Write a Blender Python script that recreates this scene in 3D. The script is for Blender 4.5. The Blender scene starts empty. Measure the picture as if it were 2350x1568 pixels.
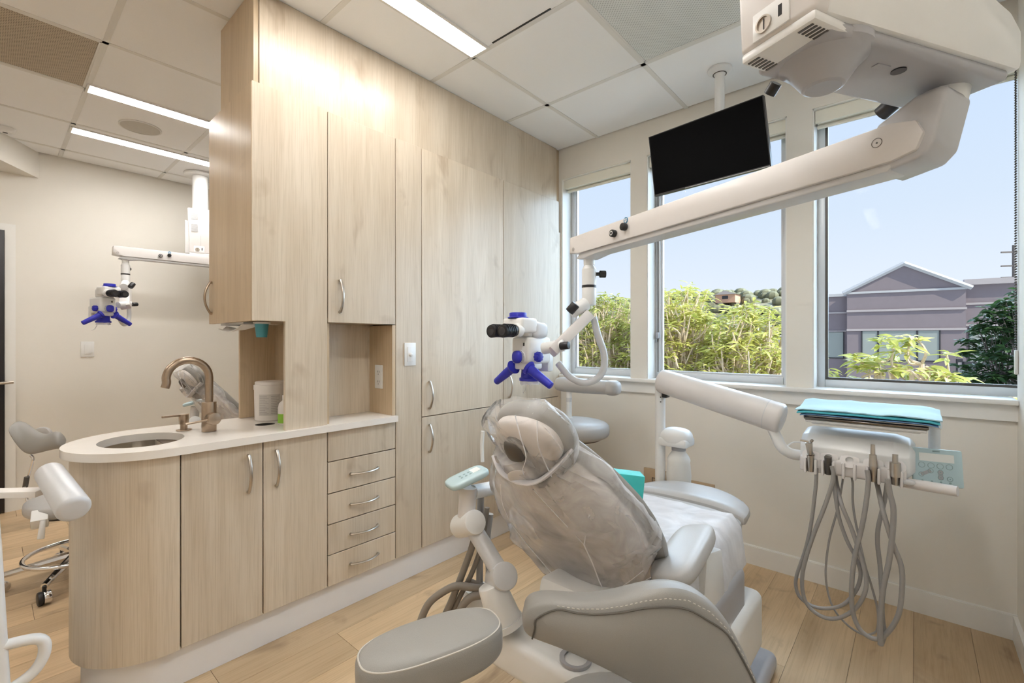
import bpy, bmesh, math, random
from mathutils import Vector, Matrix, noise

random.seed(7)
PI = math.pi
SC = bpy.context.scene
COL = SC.collection

# ------------------------------------------------------------------ camera, sky, sun, exposure
cam_d = bpy.data.cameras.new('camera')
cam_d.sensor_width = 36.0
cam_d.lens = 36.0 * 1057.0 / 2350.0
cam_d.clip_start = 0.02
cam_d.clip_end = 400
cam = bpy.data.objects.new('camera', cam_d)
COL.objects.link(cam)
cam.location = (0, 0, 1.225)
cam.rotation_euler = (PI / 2, 0, math.atan2(926, 1057))
SC.camera = cam

w = bpy.data.worlds.new('sky')
SC.world = w
w.use_nodes = True
nt = w.node_tree
nt.nodes.clear()
n_out = nt.nodes.new('ShaderNodeOutputWorld')
n_bg = nt.nodes.new('ShaderNodeBackground')
n_tc = nt.nodes.new('ShaderNodeTexCoord')
n_sx = nt.nodes.new('ShaderNodeSeparateXYZ')
n_rp = nt.nodes.new('ShaderNodeValToRGB')
n_rp.color_ramp.elements[0].position = 0.0
n_rp.color_ramp.elements[0].color = (0.80, 0.83, 0.92, 1)
n_rp.color_ramp.elements[1].position = 0.8
n_rp.color_ramp.elements[1].color = (0.36, 0.55, 0.95, 1)
e = n_rp.color_ramp.elements.new(0.22)
e.color = (0.64, 0.73, 0.88, 1)
e = n_rp.color_ramp.elements.new(0.48)
e.color = (0.54, 0.67, 0.90, 1)
nt.links.new(n_tc.outputs['Generated'], n_sx.inputs[0])
nt.links.new(n_sx.outputs['Z'], n_rp.inputs[0])
nt.links.new(n_rp.outputs[0], n_bg.inputs[0])
n_bg.inputs[1].default_value = 0.86
nt.links.new(n_bg.outputs[0], n_out.inputs[0])

sun_d = bpy.data.lights.new('sun', 'SUN')
sun_d.energy = 4.6
sun_d.color = (1.0, 0.92, 0.78)
sun_d.angle = 0.01
sun = bpy.data.objects.new('sun', sun_d)
COL.objects.link(sun)
sun.rotation_euler = Vector((-0.72, 0.10, -0.62)).to_track_quat('-Z', 'Y').to_euler()

# added fill lamp: broad cool light aimed in through the windows
fill_d = bpy.data.lights.new('daylight_fill', 'SUN')
fill_d.energy = 11.0
fill_d.color = (0.60, 0.79, 1.0)
fill_d.angle = math.radians(120)
fill_o = bpy.data.objects.new('daylight_fill', fill_d)
COL.objects.link(fill_o)
fill_o.rotation_euler = Vector((-0.40, -0.84, -0.30)).to_track_quat('-Z', 'Y').to_euler()

SC.view_settings.view_transform = 'Standard'
SC.view_settings.look = 'None'
SC.view_settings.gamma = 1
SC.view_settings.exposure = 0.45
SC.view_settings.use_curve_mapping = False
SC.cycles.use_denoising = True
SC.cycles.use_adaptive_sampling = True
SC.cycles.adaptive_threshold = 0.15
SC.cycles.max_bounces = 6
SC.cycles.diffuse_bounces = 4
SC.cycles.glossy_bounces = 3
SC.cycles.transmission_bounces = 4
SC.cycles.transparent_max_bounces = 14
SC.cycles.sample_clamp_indirect = 6.0
SC.cycles.caustics_reflective = False
SC.cycles.caustics_refractive = False

LED = 25.0

# ------------------------------------------------------------------ materials
def base(name):
    m = bpy.data.materials.new(name)
    m.use_nodes = True
    return m, m.node_tree, m.node_tree.nodes['Principled BSDF']

def plain(name, c, rough=0.5, metal=0.0, vary=0.04, scale=40, bump=0.0, spec=0.5, coat=0.0):
    m, t, p = base(name)
    p.inputs['Roughness'].default_value = rough
    p.inputs['Metallic'].default_value = metal
    p.inputs['Specular IOR Level'].default_value = spec
    p.inputs['Coat Weight'].default_value = coat
    co = t.nodes.new('ShaderNodeTexCoord')
    nz = t.nodes.new('ShaderNodeTexNoise')
    nz.inputs['Scale'].default_value = scale
    nz.inputs['Detail'].default_value = 1
    t.links.new(co.outputs['Object'], nz.inputs['Vector'])
    mx = t.nodes.new('ShaderNodeMix')
    mx.data_type = 'RGBA'
    mx.inputs['A'].default_value = (*[k * (1 - vary) for k in c], 1)
    mx.inputs['B'].default_value = (*[min(1, k * (1 + vary)) for k in c], 1)
    t.links.new(nz.outputs['Fac'], mx.inputs['Factor'])
    t.links.new(mx.outputs['Result'], p.inputs['Base Color'])
    if bump:
        b = t.nodes.new('ShaderNodeBump')
        b.inputs['Strength'].default_value = bump
        b.inputs['Distance'].default_value = 0.002
        t.links.new(nz.outputs['Fac'], b.inputs['Height'])
        t.links.new(b.outputs[0], p.inputs['Normal'])
    return m

def emit(name, c, s):
    m, t, p = base(name)
    p.inputs['Base Color'].default_value = (*c, 1)
    p.inputs['Emission Color'].default_value = (*c, 1)
    p.inputs['Emission Strength'].default_value = s
    return m

def wood(name, light, mid, knot, axis='Z', rough=0.31, amount=1.0, rand=True, vmin=0.92, grain=1.0):
    """veneer / plank grain stretched along one axis, with a few knots"""
    m, t, p = base(name)
    N, L = t.nodes, t.links
    co = N.new('ShaderNodeTexCoord')
    oi = N.new('ShaderNodeObjectInfo')
    add = N.new('ShaderNodeVectorMath')
    add.operation = 'ADD'
    sc = N.new('ShaderNodeVectorMath')
    sc.operation = 'SCALE'
    sc.inputs['Scale'].default_value = 37.0
    cmb = N.new('ShaderNodeCombineXYZ')
    for i in range(3):
        L.new(oi.outputs['Random'], cmb.inputs[i])
    L.new(cmb.outputs[0], sc.inputs[0])
    L.new(co.outputs['Object'], add.inputs[0])
    if rand:
        L.new(sc.outputs[0], add.inputs[1])
    def mapped(s_long, s_cross):
        mp = N.new('ShaderNodeMapping')
        v = [s_cross] * 3
        v['XYZ'.index(axis)] = s_long
        mp.inputs['Scale'].default_value = v
        L.new(add.outputs[0], mp.inputs[0])
        return mp
    def nz(mp, detail, rough_, dist=0.0):
        q = N.new('ShaderNodeTexNoise')
        q.inputs['Scale'].default_value = 1.0
        q.inputs['Detail'].default_value = detail
        q.inputs['Roughness'].default_value = rough_
        q.inputs['Distortion'].default_value = dist
        L.new(mp.outputs[0], q.inputs['Vector'])
        return q
    fine = nz(mapped(5.0 * grain, 210 * grain), 2, 0.65)
    broad = nz(mapped(0.9, 11 * grain), 3, 0.55, 0.7)
    patch = nz(mapped(3.2, 5.5), 3, 0.6, 0.6)
    r1 = N.new('ShaderNodeValToRGB')
    r1.color_ramp.elements[0].position = 0.30
    r1.color_ramp.elements[0].color = (*mid, 1)
    r1.color_ramp.elements[1].position = 0.66
    r1.color_ramp.elements[1].color = (*light, 1)
    L.new(broad.outputs['Fac'], r1.inputs[0])
    # fine streaks
    r2 = N.new('ShaderNodeValToRGB')
    r2.color_ramp.elements[0].position = 0.28
    r2.color_ramp.elements[0].color = (0.86, 0.84, 0.80, 1)
    r2.color_ramp.elements[1].position = 0.55
    r2.color_ramp.elements[1].color = (1, 1, 1, 1)
    L.new(fine.outputs['Fac'], r2.inputs[0])
    mu = N.new('ShaderNodeMix')
    mu.data_type = 'RGBA'
    mu.blend_type = 'MULTIPLY'
    mu.inputs['Factor'].default_value = amount
    L.new(r1.outputs[0], mu.inputs['A'])
    L.new(r2.outputs[0], mu.inputs['B'])
    # knots
    r3 = N.new('ShaderNodeValToRGB')
    r3.color_ramp.elements[0].position = 0.60
    r3.color_ramp.elements[0].color = (0, 0, 0, 1)
    r3.color_ramp.elements[1].position = 0.80
    r3.color_ramp.elements[1].color = (0.8, 0.8, 0.8, 1)
    L.new(patch.outputs['Fac'], r3.inputs[0])
    mk = N.new('ShaderNodeMix')
    mk.data_type = 'RGBA'
    L.new(r3.outputs[0], mk.inputs['Factor'])
    L.new(mu.outputs['Result'], mk.inputs['A'])
    mk.inputs['B'].default_value = (*knot, 1)
    hs = N.new('ShaderNodeHueSaturation')
    mr = N.new('ShaderNodeMapRange')
    mr.inputs['To Min'].default_value = vmin
    mr.inputs['To Max'].default_value = 1.05
    L.new(oi.outputs['Random'], mr.inputs['Value'])
    L.new(mr.outputs[0], hs.inputs['Value'])
    L.new(mk.outputs['Result'], hs.inputs['Color'])
    L.new(hs.outputs[0], p.inputs['Base Color'])
    p.inputs['Roughness'].default_value = rough
    b = N.new('ShaderNodeBump')
    b.inputs['Strength'].default_value = 0.12
    b.inputs['Distance'].default_value = 0.001
    L.new(fine.outputs['Fac'], b.inputs['Height'])
    L.new(b.outputs[0], p.inputs['Normal'])
    return m

def film(name, clear, tint=(0.95, 0.95, 0.97), gloss=0.14):
    """thin crumpled plastic: part see-through, part milky, with a shine"""
    m, t, p = base(name)
    N, L = t.nodes, t.links
    out = N['Material Output']
    tr = N.new('ShaderNodeBsdfTransparent')
    df = N.new('ShaderNodeBsdfDiffuse')
    df.inputs[0].default_value = (*tint, 1)
    tl = N.new('ShaderNodeBsdfTranslucent')
    tl.inputs[0].default_value = (*tint, 1)
    gl = N.new('ShaderNodeBsdfGlossy')
    gl.inputs['Roughness'].default_value = 0.12
    co = N.new('ShaderNodeTexCoord')
    nz = N.new('ShaderNodeTexNoise')
    nz.inputs['Scale'].default_value = 9
    nz.inputs['Detail'].default_value = 5
    nz.inputs['Distortion'].default_value = 1.5
    L.new(co.outputs['Object'], nz.inputs['Vector'])
    b = N.new('ShaderNodeBump')
    b.inputs['Strength'].default_value = 0.35
    b.inputs['Distance'].default_value = 0.01
    L.new(nz.outputs['Fac'], b.inputs['Height'])
    for q in (df, gl):
        L.new(b.outputs[0], q.inputs['Normal'])
    m1 = N.new('ShaderNodeMixShader')
    m1.inputs[0].default_value = 0.3
    L.new(df.outputs[0], m1.inputs[1])
    L.new(tl.outputs[0], m1.inputs[2])
    m2 = N.new('ShaderNodeMixShader')
    mr = N.new('ShaderNodeMapRange')
    mr.inputs['From Min'].default_value = 0.3
    mr.inputs['From Max'].default_value = 0.7
    mr.inputs['To Min'].default_value = max(0, clear - 0.12)
    mr.inputs['To Max'].default_value = min(1, clear + 0.12)
    L.new(nz.outputs['Fac'], mr.inputs['Value'])
    fc_ = N.new('ShaderNodeLayerWeight')
    fc_.inputs[0].default_value = 0.4
    L.new(b.outputs[0], fc_.inputs['Normal'])
    mf = N.new('ShaderNodeMapRange')
    mf.inputs['From Min'].default_value = 0.35
    mf.inputs['To Min'].default_value = 1.0
    mf.inputs['To Max'].default_value = 0.35
    L.new(fc_.outputs['Facing'], mf.inputs['Value'])
    pm_ = N.new('ShaderNodeMath')
    pm_.operation = 'MULTIPLY'
    L.new(mr.outputs[0], pm_.inputs[0])
    L.new(mf.outputs[0], pm_.inputs[1])
    L.new(pm_.outputs[0], m2.inputs[0])
    L.new(m1.outputs[0], m2.inputs[1])
    L.new(tr.outputs[0], m2.inputs[2])
    m3 = N.new('ShaderNodeMixShader')
    fr = N.new('ShaderNodeLayerWeight')
    fr.inputs[0].default_value = gloss
    L.new(b.outputs[0], fr.inputs['Normal'])
    L.new(fr.outputs['Fresnel'], m3.inputs[0])
    L.new(m2.outputs[0], m3.inputs[1])
    L.new(gl.outputs[0], m3.inputs[2])
    L.new(m3.outputs[0], out.inputs[0])
    return m

def glass(name):
    m, t, p = base(name)
    N, L = t.nodes, t.links
    out = N['Material Output']
    tr = N.new('ShaderNodeBsdfTransparent')
    tr.inputs[0].default_value = (0.97, 0.985, 0.98, 1)
    gl = N.new('ShaderNodeBsdfGlossy')
    gl.inputs['Roughness'].default_value = 0.02
    fr = N.new('ShaderNodeFresnel')
    fr.inputs[0].default_value = 1.07
    mx = N.new('ShaderNodeMixShader')
    L.new(fr.outputs[0], mx.inputs[0])
    L.new(tr.outputs[0], mx.inputs[1])
    L.new(gl.outputs[0], mx.inputs[2])
    L.new(mx.outputs[0], out.inputs[0])
    return m

def perforated(name, c, dark, scale):
    m, t, p = base(name)
    N, L = t.nodes, t.links
    co = N.new('ShaderNodeTexCoord')
    mp = N.new('ShaderNodeMapping')
    mp.inputs['Rotation'].default_value = (0, 0, PI / 4)
    vo = N.new('ShaderNodeTexVoronoi')
    vo.inputs['Scale'].default_value = scale
    vo.inputs['Randomness'].default_value = 0.0
    L.new(co.outputs['Object'], mp.inputs[0])
    L.new(mp.outputs[0], vo.inputs['Vector'])
    rp = N.new('ShaderNodeValToRGB')
    rp.color_ramp.elements[0].position = 0.26
    rp.color_ramp.elements[0].color = (*dark, 1)
    rp.color_ramp.elements[1].position = 0.33
    rp.color_ramp.elements[1].color = (*c, 1)
    L.new(vo.outputs['Distance'], rp.inputs[0])
    L.new(rp.outputs[0], p.inputs['Base Color'])
    p.inputs['Roughness'].default_value = 0.6
    return m

def leafmat(name, a, b):
    m, t, p = base(name)
    N, L = t.nodes, t.links
    oi = N.new('ShaderNodeObjectInfo')
    ge = N.new('ShaderNodeTexCoord')
    nz = N.new('ShaderNodeTexNoise')
    nz.inputs['Scale'].default_value = 7
    L.new(ge.outputs['Object'], nz.inputs['Vector'])
    ad = N.new('ShaderNodeMath')
    ad.operation = 'MULTIPLY_ADD'
    ad.inputs[1].default_value = 1.6
    ad.inputs[2].default_value = -0.6
    L.new(nz.outputs['Fac'], ad.inputs[0])
    a2 = N.new('ShaderNodeMath')
    a2.operation = 'MULTIPLY_ADD'
    a2.inputs[1].default_value = 0.6
    L.new(oi.outputs['Random'], a2.inputs[0])
    L.new(ad.outputs[0], a2.inputs[2])
    mx = N.new('ShaderNodeMix')
    mx.data_type = 'RGBA'
    mx.inputs['A'].default_value = (*a, 1)
    mx.inputs['B'].default_value = (*b, 1)
    L.new(a2.outputs[0], mx.inputs['Factor'])
    L.new(mx.outputs['Result'], p.inputs['Base Color'])
    p.inputs['Roughness'].default_value = 0.45
    tl = N.new('ShaderNodeBsdfTranslucent')
    L.new(mx.outputs['Result'], tl.inputs[0])
    ms = N.new('ShaderNodeMixShader')
    ms.inputs[0].default_value = 0.35
    L.new(p.outputs[0], ms.inputs[1])
    L.new(tl.outputs[0], ms.inputs[2])
    L.new(ms.outputs[0], N['Material Output'].inputs[0])
    return m

M = {}
M['wall'] = plain('wall_paint', (0.80, 0.765, 0.70), 0.7, vary=0.015, scale=6, bump=0.03)
M['wall_l'] = plain('wall_paint_warm', (0.80, 0.77, 0.71), 0.7, vary=0.02, scale=4)
M['trim'] = plain('white_trim_paint', (0.84, 0.83, 0.80), 0.4, vary=0.01)
M['tile'] = plain('ceiling_tile', (0.92, 0.925, 0.93), 0.85, vary=0.02, scale=160, bump=0.08)
M['rail'] = plain('grid_rail_paint', (0.76, 0.75, 0.72), 0.5, vary=0.01)
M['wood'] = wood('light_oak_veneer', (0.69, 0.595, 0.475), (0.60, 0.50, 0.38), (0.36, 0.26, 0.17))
M['wood_shaded'] = wood('oak_veneer_shaded', (0.60, 0.47, 0.32), (0.52, 0.39, 0.25), (0.36, 0.25, 0.15))  # same veneer as the fronts, with the shade on end and inner faces painted in
M['gap'] = plain('dark_joint', (0.10, 0.07, 0.045), 0.8, vary=0.05)
M['plank'] = wood('oak_plank', (0.75, 0.55, 0.34), (0.59, 0.415, 0.24), (0.28, 0.18, 0.10), axis='Y', rough=0.42, vmin=0.76, grain=0.6)
M['subfloor'] = plain('plank_joint', (0.16, 0.10, 0.06), 0.8)
M['kick'] = plain('white_toe_kick', (0.84, 0.83, 0.84), 0.45, vary=0.01)
M['quartz'] = plain('white_quartz', (0.84, 0.79, 0.73), 0.22, vary=0.02, scale=25)
M['bronze'] = plain('brushed_bronze', (0.42, 0.33, 0.25), 0.3, metal=1.0, vary=0.06, scale=120)
M['nickel'] = plain('brushed_nickel', (0.55, 0.50, 0.44), 0.32, metal=1.0, vary=0.05, scale=120)
M['steel'] = plain('stainless_steel', (0.62, 0.58, 0.52), 0.22, metal=1.0)
M['tray_steel'] = plain('dark_polished_steel', (0.20, 0.18, 0.16), 0.12, metal=1.0, vary=0.02)
M['chrome'] = plain('chrome', (0.80, 0.80, 0.82), 0.08, metal=1.0, vary=0.01)
M['alu'] = plain('aluminium_frame', (0.70, 0.72, 0.74), 0.4, metal=0.3, vary=0.02)
M['plastic'] = plain('white_enamel', (0.80, 0.80, 0.79), 0.28, vary=0.01)
M['plastic_warm'] = plain('warm_white_enamel', (0.72, 0.69, 0.675), 0.3, vary=0.01)
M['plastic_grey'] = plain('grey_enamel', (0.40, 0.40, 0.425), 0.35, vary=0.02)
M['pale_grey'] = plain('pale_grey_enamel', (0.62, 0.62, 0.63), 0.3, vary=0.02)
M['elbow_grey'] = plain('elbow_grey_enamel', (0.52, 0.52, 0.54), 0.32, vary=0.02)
M['black'] = plain('black_plastic', (0.012, 0.012, 0.014), 0.35, vary=0.1)
M['screen'] = plain('dark_screen', (0.0015, 0.0015, 0.002), 0.5, vary=0.0, spec=0.05)
M['lens'] = plain('lens_glass', (0.01, 0.012, 0.02), 0.05, vary=0.0, coat=1.0)
M['blue'] = plain('blue_silicone', (0.025, 0.03, 0.45), 0.38, vary=0.05)
M['leather'] = plain('grey_vinyl', (0.31, 0.30, 0.28), 0.42, vary=0.04, scale=700, bump=0.12)
M['leather_l'] = plain('pale_grey_vinyl', (0.47, 0.46, 0.45), 0.36, vary=0.03, scale=300, bump=0.06)
M['shell'] = plain('beige_back_shell', (0.72, 0.67, 0.64), 0.45, vary=0.02)
M['thread'] = plain('stitching', (0.60, 0.57, 0.52), 0.7)
M['piping'] = plain('dark_piping', (0.13, 0.12, 0.105), 0.6)
M['hose'] = plain('grey_hose', (0.33, 0.315, 0.30), 0.45, vary=0.05)
M['hose_d'] = plain('brown_grey_hose', (0.24, 0.21, 0.18), 0.5, vary=0.05)
M['teal'] = plain('teal_foam', (0.05, 0.52, 0.50), 0.5, vary=0.05)
M['bib'] = plain('pale_blue_paper', (0.44, 0.63, 0.68), 0.7, vary=0.05, scale=15)
M['bib_d'] = plain('teal_paper', (0.06, 0.40, 0.47), 0.7, vary=0.05)
M['bib_b'] = plain('denim_blue_paper', (0.14, 0.28, 0.50), 0.7, vary=0.05)
M['paper'] = plain('white_paper', (0.80, 0.76, 0.72), 0.8, vary=0.02)
M['cup'] = plain('turquoise_cup', (0.08, 0.36, 0.44), 0.4)
M['tub'] = plain('white_tub', (0.76, 0.71, 0.66), 0.4, vary=0.01)
M['ink'] = plain('grey_print', (0.30, 0.28, 0.27), 0.6)
M['label'] = plain('pale_print', (0.58, 0.54, 0.50), 0.6)
M['green'] = plain('green_print', (0.28, 0.55, 0.05), 0.5)
M['pad'] = plain('mint_keypad', (0.50, 0.65, 0.69), 0.22, vary=0.01)
M['lcd'] = plain('pale_lcd', (0.86, 0.88, 0.86), 0.3, vary=0.01)
M['ink_p'] = plain('keypad_print', (0.25, 0.36, 0.38), 0.4)
M['tan'] = plain('tan_cover', (0.50, 0.37, 0.24), 0.5, vary=0.05)
M['door'] = plain('dark_door', (0.018, 0.016, 0.018), 0.4, vary=0.1)
M['dark_metal'] = plain('dark_metal', (0.12, 0.11, 0.10), 0.4, metal=0.6)
M['sticker'] = plain('blue_sticker', (0.05, 0.24, 0.42), 0.4)
M['film'] = film('clear_cover_film', 0.66, (1.0, 0.99, 1.0), 0.10)
M['film_head'] = film('clear_headrest_film', 0.86, (0.99, 0.99, 1.0), 0.10)
M['film_white'] = film('milky_cover_film', 0.14, (0.97, 0.97, 1.0), 0.08)
M['crease_glint'] = plain('film_crease_glint', (0.92, 0.92, 0.95), 0.2, vary=0.02)  # plain white paints the glossy highlights along the film's folds
M['band'] = plain('white_elastic', (0.74, 0.73, 0.76), 0.6)
M['glass'] = glass('window_glass')
M['bottle'] = plain('frosted_bottle', (0.74, 0.73, 0.70), 0.4, vary=0.01)
M['shade'] = plain('shade_fabric', (0.86, 0.84, 0.74), 0.7, vary=0.01)
M['led'] = emit('led_diffuser', (1.0, 0.975, 0.94), LED)
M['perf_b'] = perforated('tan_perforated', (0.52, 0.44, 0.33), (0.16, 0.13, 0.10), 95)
M['perf_w'] = perforated('white_perforated', (0.74, 0.76, 0.74), (0.48, 0.50, 0.48), 95)
M['speaker'] = plain('speaker_mesh', (0.55, 0.52, 0.46), 0.7)
M['stucco'] = plain('grey_stucco', (0.225, 0.19, 0.205), 0.9, vary=0.06, scale=3)
M['stucco_t'] = plain('pale_band', (0.40, 0.36, 0.36), 0.8)
M['roofing'] = plain('roof_edge', (0.45, 0.45, 0.46), 0.7)
M['wframe'] = plain('dark_window_frame', (0.03, 0.03, 0.035), 0.5)
M['blind'] = plain('closed_blind', (0.30, 0.33, 0.31), 0.35, vary=0.03, scale=2)
M['leaf'] = leafmat('yellow_green_leaf', (0.30, 0.35, 0.06), (0.78, 0.70, 0.24))
M['leaf2'] = leafmat('green_leaf', (0.27, 0.31, 0.06), (0.76, 0.68, 0.26))
M['leaf_d'] = leafmat('dark_leaf', (0.02, 0.06, 0.02), (0.06, 0.12, 0.04))
M['bark'] = plain('pale_bark', (0.66, 0.52, 0.39), 0.8, vary=0.2)
M['hill'] = plain('wooded_hill', (0.22, 0.20, 0.13), 0.95, vary=0.5, scale=0.35)
M['hilltree'] = plain('hill_tree', (0.19, 0.19, 0.12), 0.95, vary=0.4, scale=1.2)
M['house_w'] = plain('white_house', (0.75, 0.75, 0.76), 0.8)
M['house_r'] = plain('clay_house', (0.62, 0.36, 0.24), 0.8)
M['house_roof'] = plain('house_roof', (0.45, 0.40, 0.38), 0.8)
M['ground'] = plain('pale_concrete_bounce', (0.40, 0.39, 0.37), 0.9, vary=0.1)  # ground colour raised to bounce more sunlight up through the windows
M['wood_pole'] = plain('pole_wood', (0.14, 0.12, 0.11), 0.9)

# ------------------------------------------------------------------ mesh helpers
WL = {}

class B:
    def __init__(self, T=None):
        self.bm = bmesh.new()
        self.T = T or Matrix.Identity(4)

    def add(self, src, mtx=None):
        mt = self.T @ (mtx or Matrix.Identity(4))
        vm = {}
        for v in src.verts:
            vm[v] = self.bm.verts.new(mt @ v.co)
        for f in src.faces:
            try:
                self.bm.faces.new([vm[v] for v in f.verts])
            except ValueError:
                pass
        src.free()
        return self

    def box(self, x0, x1, y0, y1, z0, z1, r=0.0, seg=2, mtx=None):
        t = bmesh.new()
        bmesh.ops.create_cube(t, size=1)
        for v in t.verts:
            v.co = Vector(((x0 + x1) / 2 + v.co.x * (x1 - x0), (y0 + y1) / 2 + v.co.y * (y1 - y0), (z0 + z1) / 2 + v.co.z * (z1 - z0)))
        if r:
            bmesh.ops.bevel(t, geom=t.edges[:], offset=r, segments=seg, profile=0.5, affect='EDGES')
        return self.add(t, mtx)

    def cyl(self, p0, p1, r0, r1=None, n=24, bev=0.0, seg=2):
        p0, p1 = Vector(p0), Vector(p1)
        r1 = r0 if r1 is None else r1
        d = p1 - p0
        L = d.length
        if bev:
            b = min(bev, L * 0.49, min(r0, r1) * 0.95)
            prof = [(0, 0)]
            for i in range(seg + 1):
                a = PI / 2 * i / seg
                prof.append((r0 - b + b * math.sin(a), b - b * math.cos(a)))
            for i in range(seg + 1):
                a = PI / 2 * i / seg
                prof.append((r1 - b + b * math.cos(a), L - b + b * math.sin(a)))
            prof.append((0, L))
        else:
            prof = [(0, 0), (r0, 0), (r1, L), (0, L)]
        q = Vector((0, 0, 1)).rotation_difference(d.normalized()).to_matrix().to_4x4()
        return self.lathe(prof, n, Matrix.Translation(p0) @ q)

    def lathe(self, prof, n=32, mtx=None):
        t = bmesh.new()
        rings = []
        for r, z in prof:
            if r < 1e-6:
                rings.append([t.verts.new((0, 0, z))])
            else:
                rings.append([t.verts.new((r * math.cos(2 * PI * k / n), r * math.sin(2 * PI * k / n), z)) for k in range(n)])
        for a, b in zip(rings, rings[1:]):
            if len(a) == 1 and len(b) == 1:
                continue
            for k in range(n):
                k2 = (k + 1) % n
                if len(a) == 1:
                    t.faces.new((a[0], b[k2], b[k]))
                elif len(b) == 1:
                    t.faces.new((a[k], a[k2], b[0]))
                else:
                    t.faces.new((a[k], a[k2], b[k2], b[k]))
        return self.add(t, mtx)

    def tube(self, pts, r, n=10, smooth=6, flat=1.0, up=None, caps=True):
        P = [Vector(p) for p in pts]
        R = list(r) if isinstance(r, (list, tuple)) else [r] * len(P)
        if smooth and len(P) > 2:
            Q, RR = [], []
            for i in range(len(P) - 1):
                a, b = P[max(i - 1, 0)], P[i]
                c, d = P[i + 1], P[min(i + 2, len(P) - 1)]
                for k in range(smooth):
                    u = k / smooth
                    Q.append(0.5 * ((2 * b) + (c - a) * u + (2 * a - 5 * b + 4 * c - d) * u * u + (3 * b - a - 3 * c + d) * u ** 3))
                    RR.append(R[i] * (1 - u) + R[i + 1] * u)
            Q.append(P[-1])
            RR.append(R[-1])
            P, R = Q, RR
        t = bmesh.new()
        rings = []
        prev = None
        for i, p in enumerate(P):
            tg = (P[min(i + 1, len(P) - 1)] - P[max(i - 1, 0)]).normalized()
            if prev is None:
                ref = Vector(up) if up else (Vector((0, 0, 1)) if abs(tg.z) < 0.9 else Vector((1, 0, 0)))
            else:
                ref = prev
            s = (ref - tg * ref.dot(tg)).normalized()
            prev = s
            b = tg.cross(s)
            rings.append([t.verts.new(p + (s * math.cos(2 * PI * k / n) * flat + b * math.sin(2 * PI * k / n)) * R[i]) for k in range(n)])
        for a, b in zip(rings, rings[1:]):
            for k in range(n):
                t.faces.new((a[k], a[(k + 1) % n], b[(k + 1) % n], b[k]))
        if caps:
            t.faces.new(rings[0][::-1])
            t.faces.new(rings[-1])
        return self.add(t)

    def prism(self, poly, z0, z1, mtx=None, r=0.0, seg=2):
        t = bmesh.new()
        a = [t.verts.new((x, y, z0)) for x, y in poly]
        b = [t.verts.new((x, y, z1)) for x, y in poly]
        n = len(poly)
        t.faces.new(a[::-1])
        t.faces.new(b)
        for k in range(n):
            t.faces.new((a[k], a[(k + 1) % n], b[(k + 1) % n], b[k]))
        if r:
            bmesh.ops.bevel(t, geom=t.edges[:], offset=r, segments=seg, profile=0.5, affect='EDGES')
        return self.add(t, mtx)

    def sup(self, c, rad, e1=1.0, e2=1.0, mtx=None, nu=32, nv=16):
        """superellipsoid: e < 1 is boxy"""
        def f(v, e):
            return math.copysign(abs(v) ** e, v)
        t = bmesh.new()
        rings = []
        for j in range(nv + 1):
            ph = -PI / 2 + PI * j / nv
            if j in (0, nv):
                rings.append([t.verts.new((0, 0, rad[2] * f(math.sin(ph), e1)))])
                continue
            rings.append([t.verts.new((rad[0] * f(math.cos(ph), e1) * f(math.cos(2 * PI * k / nu), e2),
                                       rad[1] * f(math.cos(ph), e1) * f(math.sin(2 * PI * k / nu), e2),
                                       rad[2] * f(math.sin(ph), e1))) for k in range(nu)])
        for a, b in zip(rings, rings[1:]):
            for k in range(nu):
                k2 = (k + 1) % nu
                if len(a) == 1:
                    t.faces.new((a[0], b[k2], b[k]))
                elif len(b) == 1:
                    t.faces.new((a[k], a[k2], b[0]))
                else:
                    t.faces.new((a[k], a[k2], b[k2], b[k]))
        return self.add(t, Matrix.Translation(Vector(c)) @ (mtx or Matrix.Identity(4)))

    def grid(self, rows, close_u=False):
        vs = [[self.bm.verts.new(self.T @ Vector(p)) for p in row] for row in rows]
        for a, b in zip(vs, vs[1:]):
            n = len(a)
            for k in range(n if close_u else n - 1):
                self.bm.faces.new((a[k], a[(k + 1) % n], b[(k + 1) % n], b[k]))
        return vs

    def slab(self, front, off):
        """closed solid from a grid of points and an offset per point"""
        vs = self.grid(front)
        wk = self.grid([[Vector(p) + Vector(o) for p, o in zip(r, ro)] for r, ro in zip(front, off)])
        loop = lambda g: g[0][:] + [r[-1] for r in g[1:]] + g[-1][-2::-1] + [r[0] for r in g[-2:0:-1]]
        la, lb = loop(vs), loop(wk)
        for k in range(len(la)):
            k2 = (k + 1) % len(la)
            self.bm.faces.new((la[k2], la[k], lb[k], lb[k2]))
        return self

    def done(self, name, mat, parent=None, label=None, cat=None, group=None, kind=None, smooth=38, loc=None, sub=0):
        bmesh.ops.recalc_face_normals(self.bm, faces=self.bm.faces[:])
        me = bpy.data.meshes.new(name)
        if parent is not None:
            o0 = WL[parent.name]
        elif loc is not None:
            o0 = Vector(loc)
        else:
            cs = [v.co for v in self.bm.verts]
            o0 = Vector(((min(c.x for c in cs) + max(c.x for c in cs)) / 2, (min(c.y for c in cs) + max(c.y for c in cs)) / 2, min(c.z for c in cs)))
        for v in self.bm.verts:
            v.co -= o0
        self.bm.to_mesh(me)
        self.bm.free()
        me.materials.append(M[mat])
        if smooth:
            me.polygons.foreach_set('use_smooth', [True] * len(me.polygons))
            me.set_sharp_from_angle(angle=math.radians(smooth))
        o = bpy.data.objects.new(name, me)
        COL.objects.link(o)
        if parent is not None:
            o.parent = parent
        else:
            o.location = o0
        WL[o.name] = o0
        tag(o, label, cat, group, kind)
        if sub:
            md = o.modifiers.new('smooth', 'SUBSURF')
            md.levels = md.render_levels = sub
        return o

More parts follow.
